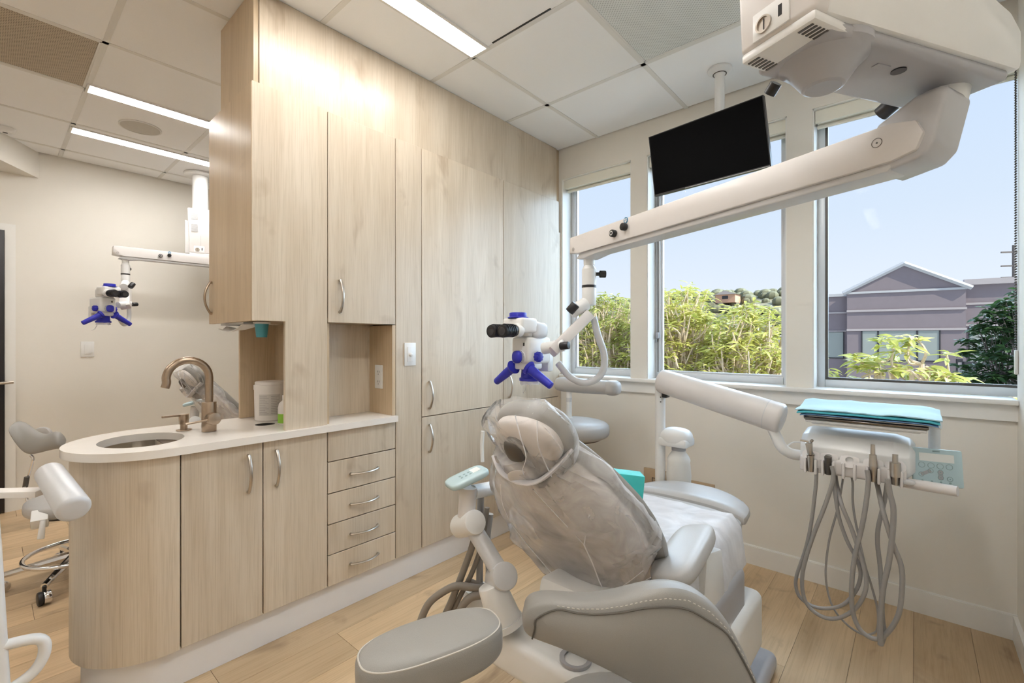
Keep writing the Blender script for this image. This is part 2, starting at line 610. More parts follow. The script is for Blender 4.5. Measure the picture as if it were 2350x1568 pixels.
def tag(o, label=None, cat=None, group=None, kind=None):
    for k, v in (('label', label), ('category', cat), ('group', group), ('kind', kind)):
        if v:
            o[k] = v
    return o

def thing(name, loc, label, cat, group=None, kind=None):
    o = bpy.data.objects.new(name, None)
    o.empty_display_size = 0.05
    COL.objects.link(o)
    o.location = loc
    WL[o.name] = Vector(loc)
    return tag(o, label, cat, group, kind)

def copy_tree(o, parent=None):
    c = o.copy()
    COL.objects.link(c)
    c.parent = parent
    WL[c.name] = WL[o.name]
    for ch in [q for q in bpy.data.objects if q.parent is o]:
        copy_tree(ch, c)
    return c

def inst(name, mesh, loc, parent, rot=None, scl=None):
    o = bpy.data.objects.new(name, mesh)
    COL.objects.link(o)
    o.parent = parent
    o.location = Vector(loc) - WL[parent.name]
    if rot is not None:
        o.rotation_euler = rot
    if scl is not None:
        o.scale = scl
    WL[o.name] = Vector(loc)
    return o

def S(name, b, mat, parent=None, **k):
    return b.done(name, mat, parent, kind=None if parent else 'structure', **k)

def RZ(a):
    return Matrix.Rotation(a, 4, 'Z')
def TR(v):
    return Matrix.Translation(Vector(v))
def frame(o, xdir, zdir):
    """matrix with origin o, local x along xdir, local z near zdir"""
    x = Vector(xdir).normalized()
    z = Vector(zdir)
    z = (z - x * z.dot(x)).normalized()
    y = z.cross(x)
    m = Matrix((x, y, z)).transposed().to_4x4()
    m.translation = Vector(o)
    return m

# ------------------------------------------------------------------ the room
XL, XR, YW, YB, ZC = -4.92, 0.314, 2.785, -2.3, 2.632
YO = 2.95            # outer face of the window wall
fl = S('floor', B().box(XL - .1, XR + .15, YB - .1, YO, -0.10, -0.006), 'subfloor', loc=(0, 0, 0), smooth=0)
PWD, PLN = 0.182, 1.22
pm = B()
pm.box(-PWD / 2 + .0006, PWD / 2 - .0006, -PLN / 2 + .0008, PLN / 2 - .0008, -0.006, 0.0)
t_me = bpy.data.meshes.new('plank')
bmesh.ops.recalc_face_normals(pm.bm, faces=pm.bm.faces[:])
pm.bm.to_mesh(t_me)
pm.bm.free()
t_me.materials.append(M['plank'])
nx = int((XR - XL) / PWD) + 1
for i in range(nx):
    x = XL + PWD / 2 + i * PWD
    off = [0, .41, .83, .22, .62][i % 5]
    sx = 1.0
    if x + PWD / 2 > XR:
        sx = (XR - (x - PWD / 2)) / PWD
        x = (XR + x - PWD / 2) / 2
    y = YB + off - PLN / 2
    while y - PLN / 2 < YW:
        y0, y1 = max(y - PLN / 2, YB), min(y + PLN / 2, YW)
        if y1 - y0 > 0.02 and y1 > -0.9:
            inst('plank', t_me, (x, (y0 + y1) / 2, 0), fl, scl=(sx, (y1 - y0) / PLN, 1))
        elif y1 - y0 > 0.02:
            inst('plank', t_me, (x, (y0 + y1) / 2, 0), fl, scl=(sx, (y1 - y0) / PLN, 1))
        y += PLN

ce = S('ceiling', B().box(XL - .1, XR + .15, YB - .1, YO, ZC + 0.02, ZC + 0.14), 'tile', loc=(0, 0, 0), smooth=0)
GX = [-4.70 + .61 * k for k in range(9)]
GY = [0.37 + .61 * k for k in range(-4, 4)]
GX = [XL] + [g for g in GX if XL + .1 < g < XR] + [XR]
GY = [YB] + [g for g in GY if YB + .05 < g < YW - .05] + [YW]
tm = bpy.data.meshes.new('ceiling_tile')
tb = bmesh.new()
bmesh.ops.create_cube(tb, size=1)
tb.to_mesh(tm)
tb.free()
tm.materials.append(M['tile'])
SKIP = {(-3.48, -0.24), (-1.04, 1.59)}
for i in range(len(GX) - 1):
    for j in range(len(GY) - 1):
        if any(abs(GX[i] - a) < .03 and abs(GY[j] - b) < .03 for a, b in SKIP):
            continue
        cx, cy = (GX[i] + GX[i + 1]) / 2, (GY[j] + GY[j + 1]) / 2
        inst('ceiling_tile', tm, (cx, cy, ZC + .0105), ce, scl=(GX[i + 1] - GX[i] - .022, GY[j + 1] - GY[j] - .022, .017))
for g in GX[1:-1]:
    S('grid_rail', B().box(g - .012, g + .012, YB, YW, ZC, ZC + .02), 'rail', ce, smooth=0)
for g in GY[1:-1]:
    S('grid_rail', B().box(XL, XR, g - .012, g + .012, ZC, ZC + .019), 'rail', ce, smooth=0)
# perforated air grilles in place of two tiles
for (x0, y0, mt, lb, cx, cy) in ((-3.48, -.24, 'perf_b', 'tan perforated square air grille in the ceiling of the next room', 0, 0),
                         (-1.04, 1.59, 'perf_w', 'white perforated square air grille in the ceiling near the windows', 0, 0)):
    g = thing('air_grille', (x0 + .305, y0 + .305, ZC + .002), lb, 'air grille', 'perforated ceiling grilles')
    B().box(x0 + .013, x0 + .597, y0 + .013, y0 + .597, ZC + .003, ZC + .016).done('face_plate', mt, g, smooth=0)
    fb = B()
    for a in ((x0 + .012, x0 + .02, y0 + .012, y0 + .598), (x0 + .59, x0 + .598, y0 + .012, y0 + .598), (x0 + .012, x0 + .598, y0 + .012, y0 + .02), (x0 + .012, x0 + .598, y0 + .59, y0 + .598)):
        fb.box(*a, ZC + .001, ZC + .018)
    fb.done('edge_frame', 'rail', g, smooth=0)
S('shadow_gap', B().box(-1.50, -1.16, 1.569, 1.5765, ZC - .0005, ZC + .002), 'black', ce, smooth=0)

def led(x0, x1, y0, y1, label):
    t = thing('ceiling_light', ((x0 + x1) / 2, (y0 + y1) / 2, ZC - .006), label, 'ceiling light', 'linear ceiling lights')
    B().box(x0, x1, y0, y1, ZC - .005, ZC + .001).done('diffuser', 'led', t, smooth=0)
    f = B()
    for a in ((x0 - .012, x0, y0 - .012, y1 + .012), (x1, x1 + .012, y0 - .012, y1 + .012), (x0, x1, y0 - .012, y0), (x0, x1, y1, y1 + .012)):
        f.box(*a, ZC - .006, ZC + .002)
    f.done('trim_frame', 'rail', t, smooth=0)
led(-1.645, -1.545, 0.38, 1.575, 'linear ceiling light above the wooden cabinets')
led(-3.50, -3.40, 0.375, 1.58, 'linear ceiling light nearer the cabinet end in the next room')
led(-4.26, -4.155, 0.375, 1.58, 'linear ceiling light nearer the far wall in the next room')
led(-0.42, -0.32, 0.38, 1.575, 'added unseen linear ceiling light above the dental chair on the right wall side')  # extra strip out of view, added to light the chair and right side
for x_, w_ in ((-.37, 'on the right wall side'), (-2.82, 'over the passage'), (-4.2, 'along the far wall')):
    led(x_ - .05, x_ + .05, -1.45, -.26, 'added unseen linear ceiling light behind the camera ' + w_)  # strips out of view, added to keep the room bright

# window wall with three openings
W = [(-1.955, -1.403), (-1.293, -0.512), (-0.396, 0.385)]
ZS, ZH = 0.965, 2.415
wb = B()
wb.box(XL - .1, XR + .15, YW, YO, 0, ZS)
wb.box(XL - .1, XR + .15, YW, YO, ZH, ZC + .02)
wb.box(XL - .1, W[0][0], YW, YO, ZS, ZH)
wb.box(W[0][1], W[1][0], YW, YO, ZS, ZH)
wb.box(W[1][1], W[2][0], YW, YO, ZS, ZH)
wb.box(W[2][1], XR + .15, YW, YO, ZS, ZH)
S('wall_window', wb, 'wall', smooth=0)
S('wall_left', B().box(XL - .12, XL, YB - .1, YO, 0, ZC + .02), 'wall_l', smooth=0)
S('wall_right', B().box(XR, XR + .15, YB - .1, YW, 0, ZC + .02), 'wall', smooth=0)
S('wall_back', B().box(XL - .1, XR + .15, YB - .12, YB, 0, ZC + .02), 'wall', smooth=0)
S('trim_soffit', B().prism([(XL, .257), (-4.60, .055), (-4.15, -.23), (-3.7, -.52), (XL, -.9)], 2.443, ZC + .01), 'wall_l', smooth=0)
S('baseboard_window', B().box(-1.94, XR, YW - .014, YW, 0, .099).box(-1.94, XR, YW - .010, YW, .099, .103), 'trim', smooth=0)
S('baseboard_right', B().box(XR - .014, XR, YB, YW - .014, 0, .101), 'trim', smooth=0)
S('baseboard_left', B().box(XL, XL + .014, .125, YW, 0, .101), 'trim', smooth=0)
S('trim_sill', B().box(-1.95, XR, YW - .045, YW + .12, ZS, ZS + .022, .004), 'trim')
S('trim_apron', B().box(-1.95, XR, YW - .018, YW, .897, ZS), 'trim', smooth=0)
jb = B()
for (a, b) in W:
    jb.box(a, a + .006, YW + .004, YO, ZS + .022, ZH)
    jb.box(b - .006, b, YW + .004, YO, ZS + .022, ZH)
    jb.box(a, b, YW + .004, YO, ZH - .006, ZH)
S('trim_jambs', jb, 'trim', smooth=0)

for i, (a, b) in enumerate(W):
    y0, y1 = YO - .045, YO - .005
    zb, zt = ZS + .022, ZH - .006
    fw = .038
    wn = thing('window_%d' % (i + 1), ((a + b) / 2, y0, zb), None, None, None, 'structure')
    f = B()
    f.box(a + .006, a + fw, y0, y1, zb, zt, .003)
    f.box(b - fw, b - .006, y0, y1, zb, zt, .003)
    f.box(a + fw + .0005, b - fw - .0005, y0, y1, zb, zb + fw, .003)
    f.box(a + fw + .0005, b - fw - .0005, y0, y1, zt - fw, zt, .003)
    f.done('frame', 'alu', wn)
    s = B()
    k = .012
    for q in ((a + fw, a + fw + k, zb + fw, zt - fw), (b - fw - k, b - fw, zb + fw, zt - fw), (a + fw + k, b - fw - k, zb + fw, zb + fw + k), (a + fw + k, b - fw - k, zt - fw - k, zt - fw)):
        s.box(q[0], q[1], y0 + .012, y1 - .008, q[2], q[3])
    s.done('gasket', 'dark_metal' if i == 2 else 'alu', wn, smooth=0)
    B().box(a + fw + k, b - fw - k, y0 + .018, y0 + .022, zb + fw + k, zt - fw - k).done('pane', 'glass', wn, smooth=0)
    if i == 1:
        l = B().box(a + .014, a + .034, y0 - .022, y0, 1.245, 1.285, .004)
        l.box(a + .004, a + .020, y0 - .016, y0, 1.22, 1.245, .003)
        l.done('latch', 'plastic_grey', wn)
        B().box(a + .02, a + .026, y0 - .002, y0 - .0005, zb + fw, zt - fw).done('groove', 'dark_metal', wn, smooth=0)
    sh = thing('roller_shade', ((a + b) / 2, YW + .06, 2.33), ['rolled-up cream roller shade over the narrow window beside the cabinets', 'rolled-up cream roller shade behind the black monitor',
               'rolled-up cream roller shade over the wide window by the right wall'][i], 'roller shade', 'roller shades')
    B().box(a + .008, b - .008, YW + .02, YW + .035, 2.345, ZH - .007).done('fascia', 'shade', sh, smooth=0)
    B().cyl((a + .014, YW + .075, 2.374), (b - .014, YW + .075, 2.374), .032, n=20).done('roll', 'shade', sh)
    B().box(a + .012, b - .012, YW + .055, YW + .067, 2.325, 2.345, .004).done('bottom_bar', 'shade', sh)
    if i == 2:
        c = B()
        z = 2.36
        for q in range(116):
            for yy in (YW - .022, YW - .008):
                c.sup((.3075, yy, z - q * .0105), (.0036, .0036, .0036), nu=6, nv=4)
        c.done('bead_chain', 'dark_metal', sh, kind='stuff')
        B().box(.304, .3135, YW - .030, YW - .002, 1.09, 1.19, .003).done('chain_tensioner', 'plastic', sh)

# doors on the far wall: a dark leaf with lever
dr = thing('door_1', (XL + .03, -.35, 0), None, None, None, 'structure')
B().box(XL, XL + .035, -.83, .085, .008, 2.02, .003).done('leaf', 'door', dr)
db = B().box(XL, XL + .02, .087, .14, 0, 2.07)
db.box(XL, XL + .02, -.89, -.835, 0, 2.07)
db.box(XL, XL + .02, -.835, .087, 2.022, 2.07)
db.done('frame', 'trim', dr, smooth=0)
B().cyl((XL + .035, .045, .93), (XL + .085, .045, .93), .012).cyl((XL + .08, .045, .93), (XL + .08, .13, .935), .011, bev=.004).done('lever_handle', 'nickel', dr)

# ------------------------------------------------------------------ cabinetry
CF = -1.95            # plane of the cabinet fronts
G = .0022
def arc_handle(b, p, axis, half, out):
    """bow handle: p centre on the face, axis 'z' or 'y', face looks along out"""
    pts = []
    ax = Vector((0, 0, 1)) if axis == 'z' else Vector((0, 1, 0))
    o = Vector(out)
    for k in range(9):
        u = -1 + 2 * k / 8
        pts.append(Vector(p) + ax * half * u + o * (.006 + .024 * (1 - u * u)))
    b.tube(pts, .0062, 8, 3, flat=.8)
    for s in (-1, 1):
        b.cyl(Vector(p) + ax * half * s * .97, Vector(p) + ax * half * s * .97 + o * .010, .0062, n=10)

def front(parent, name, y0, y1, z0, z1, handle=None, th=.019):
    o = B().box(CF - th, CF, y0 + G, y1 - G, z0 + G, z1 - G, .0012, 1).done(name, 'wood', parent, loc=None)
    if handle:
        h = B()
        arc_handle(h, handle[0], handle[1], handle[2], (1, 0, 0))
        h.done('handle', 'nickel', o)
    return o

def carcass(b, y0, y1, z0, z1, x0=-2.419, x1=CF - .0205):
    return b.box(x0, x1, y0 + .001, y1 - .001, z0, z1)

BZ0, BZ1 = .138, .829
# rounded end unit
RC = (-2.192, .430)
RR_ = .242
eu = thing('end_cabinet', (RC[0], RC[1], BZ0), 'rounded end cabinet under the oval sink', 'cabinet', 'base cabinets under the counter')
poly = [(CF, .452 - G)]
arc = [(RC[0] + RR_ * math.cos(a), RC[1] + RR_ * math.sin(a)) for a in [-PI * k / 40 for k in range(0, 41)]]
poly += arc + [(RC[0] - RR_, .452 - G)]
ob = B()
n0, n1 = 0, len(poly)
ou = [ob.bm.verts.new((x, y, BZ0)) for x, y in poly]
ov = [ob.bm.verts.new((x, y, BZ1)) for x, y in poly]
for k in range(n1):
    k2 = (k + 1) % n1
    ob.bm.faces.new((ou[k], ou[k2], ov[k2], ov[k]))
ob.bm.faces.new(ou[::-1])
ob.done('curved_panel', 'wood', eu, smooth=30)
def base_unit(name, y0, y1, label, fronts):
    t = thing(name, (-2.2, (y0 + y1) / 2, BZ0), label, 'cabinet', 'base cabinets under the counter')
    carcass(B(), y0, y1, BZ0, BZ1 - .001).done('body', 'gap', t, smooth=0)
    for f in fronts:
        front(t, *f)
    return t
base_unit('base_cabinet', .452, .725, 'single-door base cabinet beside the rounded end, handle on its right', [('door', .452, .725, BZ0, BZ1, ((CF, .671, .711), 'z', .073))])
base_unit('base_cabinet', .725, .992, 'single-door base cabinet next to the drawer stack, handle on its left', [('door', .725, .992, BZ0, BZ1, ((CF, .775, .712), 'z', .073))])
DZ = [.829, .691, .550, .413, .277, .138]
dl = []
for k in range(5):
    hz = (DZ[k] + DZ[k + 1]) / 2
    dl.append(('drawer', .992, 1.345, DZ[k + 1], DZ[k], None if k == 0 else ((CF, 1.172, hz - .003), 'y', .072)))
base_unit('drawer_cabinet', .992, 1.345, 'stack of five shallow drawers with bow handles', dl)
# bow of the drawer handles hangs slightly; counter
cb = B()
CTX0, CTX1 = -2.46, -1.925
crx, cry = (CTX0 + CTX1) / 2, (CTX1 - CTX0) / 2
cpoly = [(CTX1, 1.343), (CTX1, 1.0)]
carc = [(crx + cry * math.cos(-PI * k / 48), .432 + cry * math.sin(-PI * k / 48)) for k in range(49)]
outer = [(CTX1, .95), (CTX1, .7)] + carc + [(CTX0, .7), (CTX0, .95)]
SX, SY, SA, SB = -2.178, .385, .150, .128          # sink opening
HX, HY, HR = -2.178, .818, .040                    # waste opening
ZT0, ZT1 = .829, .857
def plate_with_hole(b, outer_pts, hole, z0, z1):
    """ring plate between an outer loop and a hole loop of the same count"""
    rows = []
    n = len(outer_pts)
    vo0 = [b.bm.verts.new((x, y, z0)) for x, y in outer_pts]
    vo1 = [b.bm.verts.new((x, y, z1)) for x, y in outer_pts]
    vh0 = [b.bm.verts.new((x, y, z0)) for x, y in hole]
    vh1 = [b.bm.verts.new((x, y, z1)) for x, y in hole]
    for k in range(n):
        q = (k + 1) % n
        b.bm.faces.new((vo1[k], vo1[q], vh1[q], vh1[k]))
        b.bm.faces.new((vo0[q], vo0[k], vh0[k], vh0[q]))
        b.bm.faces.new((vo0[k], vo0[q], vo1[q], vo1[k]))
        b.bm.faces.new((vh0[q], vh0[k], vh1[k], vh1[q]))
def loop_by_angle(c, pts_fn, n):
    return [pts_fn(2 * PI * k / n) for k in range(n)]
def ray_to_outline(c, a, y_top):
    """where a ray from c at angle a leaves the rounded end (flat side at y_top)"""
    dx, dy = math.cos(a), math.sin(a)
    lo, hi = 0.0, 1.5
    def inside(p):
        x, y = p
        if not (CTX0 <= x <= CTX1 and y <= y_top):
            return False
        return y >= .432 or (x - crx) ** 2 + (y - .432) ** 2 <= cry ** 2
    for _ in range(40):
        m_ = (lo + hi) / 2
        if inside((c[0] + dx * m_, c[1] + dy * m_)):
            lo = m_
        else:
            hi = m_
    return (c[0] + dx * lo, c[1] + dy * lo)
NA = 96
angs = sorted([2 * PI * k / NA for k in range(NA)] + [math.atan2(.66 - SY, CTX1 - SX), math.atan2(.66 - SY, CTX0 - SX)])
plate_with_hole(cb, [ray_to_outline((SX, SY), a, .66) for a in angs], [(SX + SA * math.cos(a), SY + SB * math.sin(a)) for a in angs], ZT0, ZT1)
def ray_rect(c, a, x0, x1, y0, y1):
    dx, dy = math.cos(a), math.sin(a)
    ts = []
    if dx > 1e-9: ts.append((x1 - c[0]) / dx)
    if dx < -1e-9: ts.append((x0 - c[0]) / dx)
    if dy > 1e-9: ts.append((y1 - c[1]) / dy)
    if dy < -1e-9: ts.append((y0 - c[1]) / dy)
    t_ = min(ts)
    return (c[0] + dx * t_, c[1] + dy * t_)
hangs = sorted([2 * PI * k / 32 + .01 for k in range(32)] + [math.atan2(yy - HY, xx - HX) % (2 * PI) for xx in (CTX0, CTX1) for yy in (.66, .99)])
plate_with_hole(cb, [ray_rect((HX, HY), a, CTX0, CTX1, .66, .99) for a in hangs], [(HX + HR * math.cos(a), HY + HR * math.sin(a)) for a in hangs], ZT0, ZT1)
cb.box(-2.17, CTX1, .99, 1.343, ZT0, ZT1)
counter = cb.done('countertop', 'quartz', None, 'white quartz countertop with rounded end and oval sink cutout', 'countertop', smooth=25)
# sink, waste ring
sk = thing('sink', (SX, SY, .70), 'oval stainless steel sink bowl set under the white countertop', 'sink')
sb_ = B()
rows = []
for k in range(9):
    u = k / 8
    s_ = (1.03 if k < 2 else 1.03 - .45 * ((u - .12) / .88) ** 3)
    z_ = .828 - .13 * u ** .8
    rows.append([(SX + SA * s_ * math.cos(2 * PI * q / 48), SY + SB * s_ * math.sin(2 * PI * q / 48), z_) for q in range(48)])
vs = sb_.grid(rows, True)
sb_.bm.faces.new(vs[-1])
sb_.done('bowl', 'steel', sk)
B().cyl((SX, SY, .6985), (SX, SY, .702), .028).done('drain', 'chrome', sk)
wr = thing('waste_chute', (HX, HY, .75), 'round waste hole cut in the white countertop', 'waste chute')
ch = B()
ch.grid([[(HX + HR * .99 * math.cos(2 * PI * q / 32), HY + HR * .99 * math.sin(2 * PI * q / 32), z_) for q in range(32)] for z_ in (.8555, .70)], True)
ch.done('liner', 'dark_metal', wr)
B().cyl((HX, HY, .70), (HX, HY, .703), HR * .98).done('flap', 'black', wr)

# toe kick under everything
kb = B()
kx = CF - .026
kpoly = [(kx, 2.78), (kx, .452)] + [(RC[0] + (RR_ - .03) * math.cos(-PI * k / 32), RC[1] + (RR_ - .03) * math.sin(-PI * k / 32)) for k in range(33)] + [(-2.404, 2.78)]
kb.prism(kpoly, 0, BZ0 - .003)
S('trim_kick', kb, 'kick', smooth=30)

# tall units to the right of the drawers
UZ = 2.243
fp = thing('filler_panel', (-2.0, 1.426, BZ0), 'narrow tall wooden filler panel carrying the white dimmer', 'panel')
B().box(-2.42, CF - .0205, 1.346, 1.506, BZ0, UZ - .002).done('body', 'gap', fp, smooth=0)
front(fp, 'front_panel', 1.345, 1.507, BZ0, UZ)
def tall(y0, y1, label, hy):
    t = thing('tall_cabinet', (-2.2, (y0 + y1) / 2, BZ0), label, 'cabinet', 'tall cabinets by the windows')
    carcass(B(), y0, y1, BZ0, UZ - .002).done('body', 'gap', t, smooth=0)
    front(t, 'door', y0, y1, BZ0, .827, ((CF, hy, .709), 'z', .073))
    front(t, 'door', y0, y1, .827, UZ, ((CF, hy, .94), 'z', .073))
tall(1.507, 2.143, 'wide tall wooden cabinet with upper and lower doors', 1.556)
tall(2.143, 2.745, 'tall wooden cabinet in the corner by the narrow window', 2.196)
ef = thing('corner_filler', (-2.2, 2.765, BZ0), 'slim wooden filler strip between tall cabinet and window wall', 'panel')
B().box(-2.42, CF - .012, 2.746, 2.784, 0, UZ - .22).done('body', 'wood', ef, smooth=0)
B().box(-2.42, CF - .03, 2.746, 2.784, UZ - .218, ZC - .001).done('upper_strip', 'wood_shaded', ef, smooth=0)

# upper cabinet at the end, hanging over the niche
uc = thing('wall_cabinet', (-2.2, .836, 1.308), 'hanging wooden end cabinet over the open niche with the white tub', 'cabinet', 'upper wall cabinets')
B().box(-2.446, CF - .0205, .704, .990, 1.31, UZ).done('body', 'wood_shaded', uc, smooth=0)
# L-shaped front: over the niche and down to the counter
ub = B()
t_ = bmesh.new()
Lp = [(.684, 1.308), (.811, 1.308), (.811, .8575), (.990, .8575), (.990, UZ + .004), (.684, UZ + .004)]
for x_ in (CF - .019, CF):
    pass
a_ = [t_.verts.new((CF - .019, y, z)) for y, z in Lp]
b_ = [t_.verts.new((CF, y, z)) for y, z in Lp]
t_.faces.new(a_[::-1])
t_.faces.new(b_)
for k in range(6):
    t_.faces.new((a_[k], a_[(k + 1) % 6], b_[(k + 1) % 6], b_[k]))
ub.add(t_)
ub.done('front_panel', 'wood', uc, smooth=0)
ed = B().box(-2.468, CF - .002, .682, .7025, 1.306, UZ + .002, .0012, 1).done('door', 'wood_shaded', uc)
hb = B()
arc_handle(hb, (-2.425, .682, 1.425), 'z', .073, (0, -1, 0))
hb.done('handle', 'bronze', ed)
# niche: back panel and side
nc = thing('open_niche', (-2.3, .9, .8575), 'open wooden niche beside the sink holding the white tub', 'niche', 'open cabinet niches')
B().box(-2.448, -2.43, .800, .975, .8575, 1.308).done('back_panel', 'wood_shaded', nc, smooth=0)
B().box(-2.43, CF - .0205, .961, .980, .8575, 1.308).done('side_panel', 'wood_shaded', nc, smooth=0)
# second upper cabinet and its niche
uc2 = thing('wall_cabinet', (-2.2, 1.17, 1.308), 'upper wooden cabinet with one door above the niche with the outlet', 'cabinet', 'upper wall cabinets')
B().box(-2.42, CF - .0205, .993, 1.344, 1.311, UZ - .002).done('body', 'wood_shaded', uc2, smooth=0)
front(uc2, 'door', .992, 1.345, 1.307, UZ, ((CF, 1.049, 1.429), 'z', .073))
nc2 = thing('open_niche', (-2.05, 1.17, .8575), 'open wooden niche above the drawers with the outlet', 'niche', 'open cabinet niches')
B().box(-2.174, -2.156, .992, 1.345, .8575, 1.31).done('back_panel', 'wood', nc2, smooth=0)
B().box(-2.156, CF - .001, 1.326, 1.3445, .8575, 1.306).done('side_panel', 'wood_shaded', nc2, smooth=0)
B().box(-2.156, CF - .0205, .992, 1.01, .8575, 1.306).done('side_panel', 'wood_shaded', nc2, smooth=0)
# fascia above the units up to the ceiling
fc = thing('fascia_panel', (-2.2, 1.7, UZ), 'long wooden fascia filling the space between cabinets and ceiling', 'panel')
B().box(-2.364, CF - .0225, .72, 2.745, UZ + .005, ZC - .001).done('front_board', 'wood', fc, smooth=0)
B().box(-2.366, CF - .03, .700, .7185, UZ + .005, ZC - .001).done('end_board', 'wood_shaded', fc, smooth=0)
# rear side of the partition towards the next room
S('wall_partition', B().box(-2.44, -2.421, .99, YW, 0, ZC - .001), 'wall_l', smooth=0)

# dimmer and outlets
dm = thing('dimmer_switch', (CF, 1.43, 1.1), 'white dimmer switch on the narrow filler panel', 'switch')
B().box(CF, CF + .006, 1.395, 1.465, 1.101, 1.219, .002).done('plate', 'plastic', dm)
B().box(CF + .006, CF + .009, 1.412, 1.448, 1.122, 1.198, .001).done('rocker_frame', 'plastic', dm)
B().cyl((CF + .009, 1.428, 1.158), (CF + .021, 1.428, 1.158), .0095, .008, bev=.002).done('knob', 'plastic', dm)
ol = thing('wall_outlet', (-2.06, 1.326, .985), 'white outlet on the side of the niche above the drawers', 'outlet')
B().box(-2.098, -2.032, 1.320, 1.326, .985, 1.105, .002).done('plate', 'plastic', ol)
sb2 = B()
for zc in (1.02, 1.07):
    for dx in (-.008, .008):
        sb2.box(-2.065 + dx - .0012, -2.065 + dx + .0012, 1.3195, 1.3202, zc - .004, zc + .006)
    sb2.box(-2.067, -2.063, 1.3195, 1.3202, zc - .014, zc - .010)
sb2.done('slots', 'black', ol, smooth=0)
sw = thing('light_switch', (XL, .53, 1.1), 'white rocker switch on the far wall of the next room', 'switch')
B().box(XL, XL + .007, .487, .566, 1.103, 1.224, .002).done('plate', 'plastic', sw)
B().box(XL + .007, XL + .011, .508, .545, 1.125, 1.2, .001).done('rocker', 'plastic', sw)

# faucet and soap pump
FX, FY = -2.178, .602
fa = thing('faucet', (FX, FY, .857), 'brushed bronze gooseneck faucet with side lever', 'faucet')
B().cyl((FX, FY, .857), (FX, FY, .978), .0265, bev=.002).done('body', 'bronze', fa)
pts = [(FX, FY, .975), (FX, FY, 1.06)]
for k in range(0, 13):
    a = PI * k / 12 * 1.06
    pts.append((FX, FY - .072 + .072 * math.cos(a), 1.078 + .072 * math.sin(a)))
pts.append((FX, FY - .148, 1.045))
B().tube(pts, .0145, 16, 4).done('spout', 'bronze', fa)
lv = B().cyl((FX + .02, FY, .912), (FX + .062, FY + .004, .914), .024, bev=.002)
lv.cyl((FX + .05, FY + .002, .913), (FX + .06, FY - .095, .905), .0042, n=10)
lv.done('lever', 'bronze', fa)
so = thing('soap_pump', (-2.278, .539, .857), 'bronze soap pump beside the faucet', 'soap pump')
B().cyl((-2.278, .539, .857), (-2.278, .539, .862), .027, bev=.001).cyl((-2.278, .539, .862), (-2.278, .539, .884), .013).done('base', 'bronze', so)
B().cyl((-2.278, .539, .884), (-2.278, .539, .925), .0175, bev=.001).cyl((-2.278, .539, .92), (-2.25, .46, .924), .0042, n=10).done('pump_head', 'bronze', so)

# tub, bottle, cup dispenser, towels
TX, TY = -2.29, .885
tu = thing('wipes_tub', (TX, TY, .857), 'white round tub with printed label standing in the niche', 'tub')
B().lathe([(0, .857), (.062, .857), (.067, .863), (.069, 1.005), (0, 1.005)], 40, TR((TX, TY, 0))).done('body', 'tub', tu)
B().lathe([(0, 1.002), (.0715, 1.002), (.0715, 1.022), (.066, 1.024), (.066, 1.036), (.063, 1.038), (0, 1.038)], 40, TR((TX, TY, 0))).done('lid', 'tub', tu)
lab = B()
va = math.atan2(-TY, -TX)
def label_patch(b, a0, a1, z0, z1, r):
    b.grid([[(TX + r * math.cos(a0 + (a1 - a0) * k / 8), TY + r * math.sin(a0 + (a1 - a0) * k / 8), z) for k in range(9)] for z in (z0, z1)])
label_patch(lab, va - .75, va + .6, .885, .982, .0695)
lab.done('printed_label', 'label', tu)
for k in range(11):
    z_ = .893 + k * .0078
    for a0_, a1_ in ((va - .7, va - .12 - .1 * (k % 3)), (va + .02, va + .5 - .12 * (k % 2))):
        pl = B()
        label_patch(pl, a0_, a1_, z_, z_ + .0016, .0699)
        pl.done('print_line', 'ink', tu, smooth=0)
bt = thing('spray_bottle', (-2.12, .882, .857), 'white bottle with green label behind the front panel edge', 'bottle')
B().lathe([(0, .857), (.028, .857), (.031, .862), (.031, .93), (.026, .95), (.013, .962), (.013, .985), (0, .985)], 24, TR((-2.12, .882, 0))).done('body', 'tub', bt)
B().lathe([(.0314, .864), (.0314, .905)], 24, TR((-2.12, .882, 0))).done('label_band', 'green', bt)
cu = thing('cup_dispenser', (-2.10, .775, 1.245), 'turquoise cup hanging from the dispenser under the end cabinet', 'cup')
B().lathe([(0, 1.243), (.021, 1.243), (.0275, 1.302), (.025, 1.302), (.019, 1.247), (0, 1.247)], 28, TR((-2.10, .775, 0))).done('cup', 'cup', cu)
B().cyl((-2.10, .775, 1.300), (-2.10, .775, 1.3075), .033).done('holder_ring', 'plastic', cu)
tw = thing('paper_towel', (-2.25, .74, 1.28), 'white paper towel sheet hanging from under the end cabinet', 'paper towel')
rows = []
for j in range(9):
    v = j / 8
    rows.append([(-2.40 + .30 * v, .70 + .10 * u / 6, 1.302 - .022 * math.sin(PI * v) * (1 - u / 6) - .02 * (1 - v) * math.sin(u * .9 + 1) ** 2 - .006) for u in range(7)])
B().slab(rows, [[(0, 0, .0025)] * 7] * 9).done('sheet', 'paper', tw)
B().box(-2.40, -2.12, .71, .80, 1.298, 1.3075).done('dispenser_plate', 'plastic', tw, smooth=0)

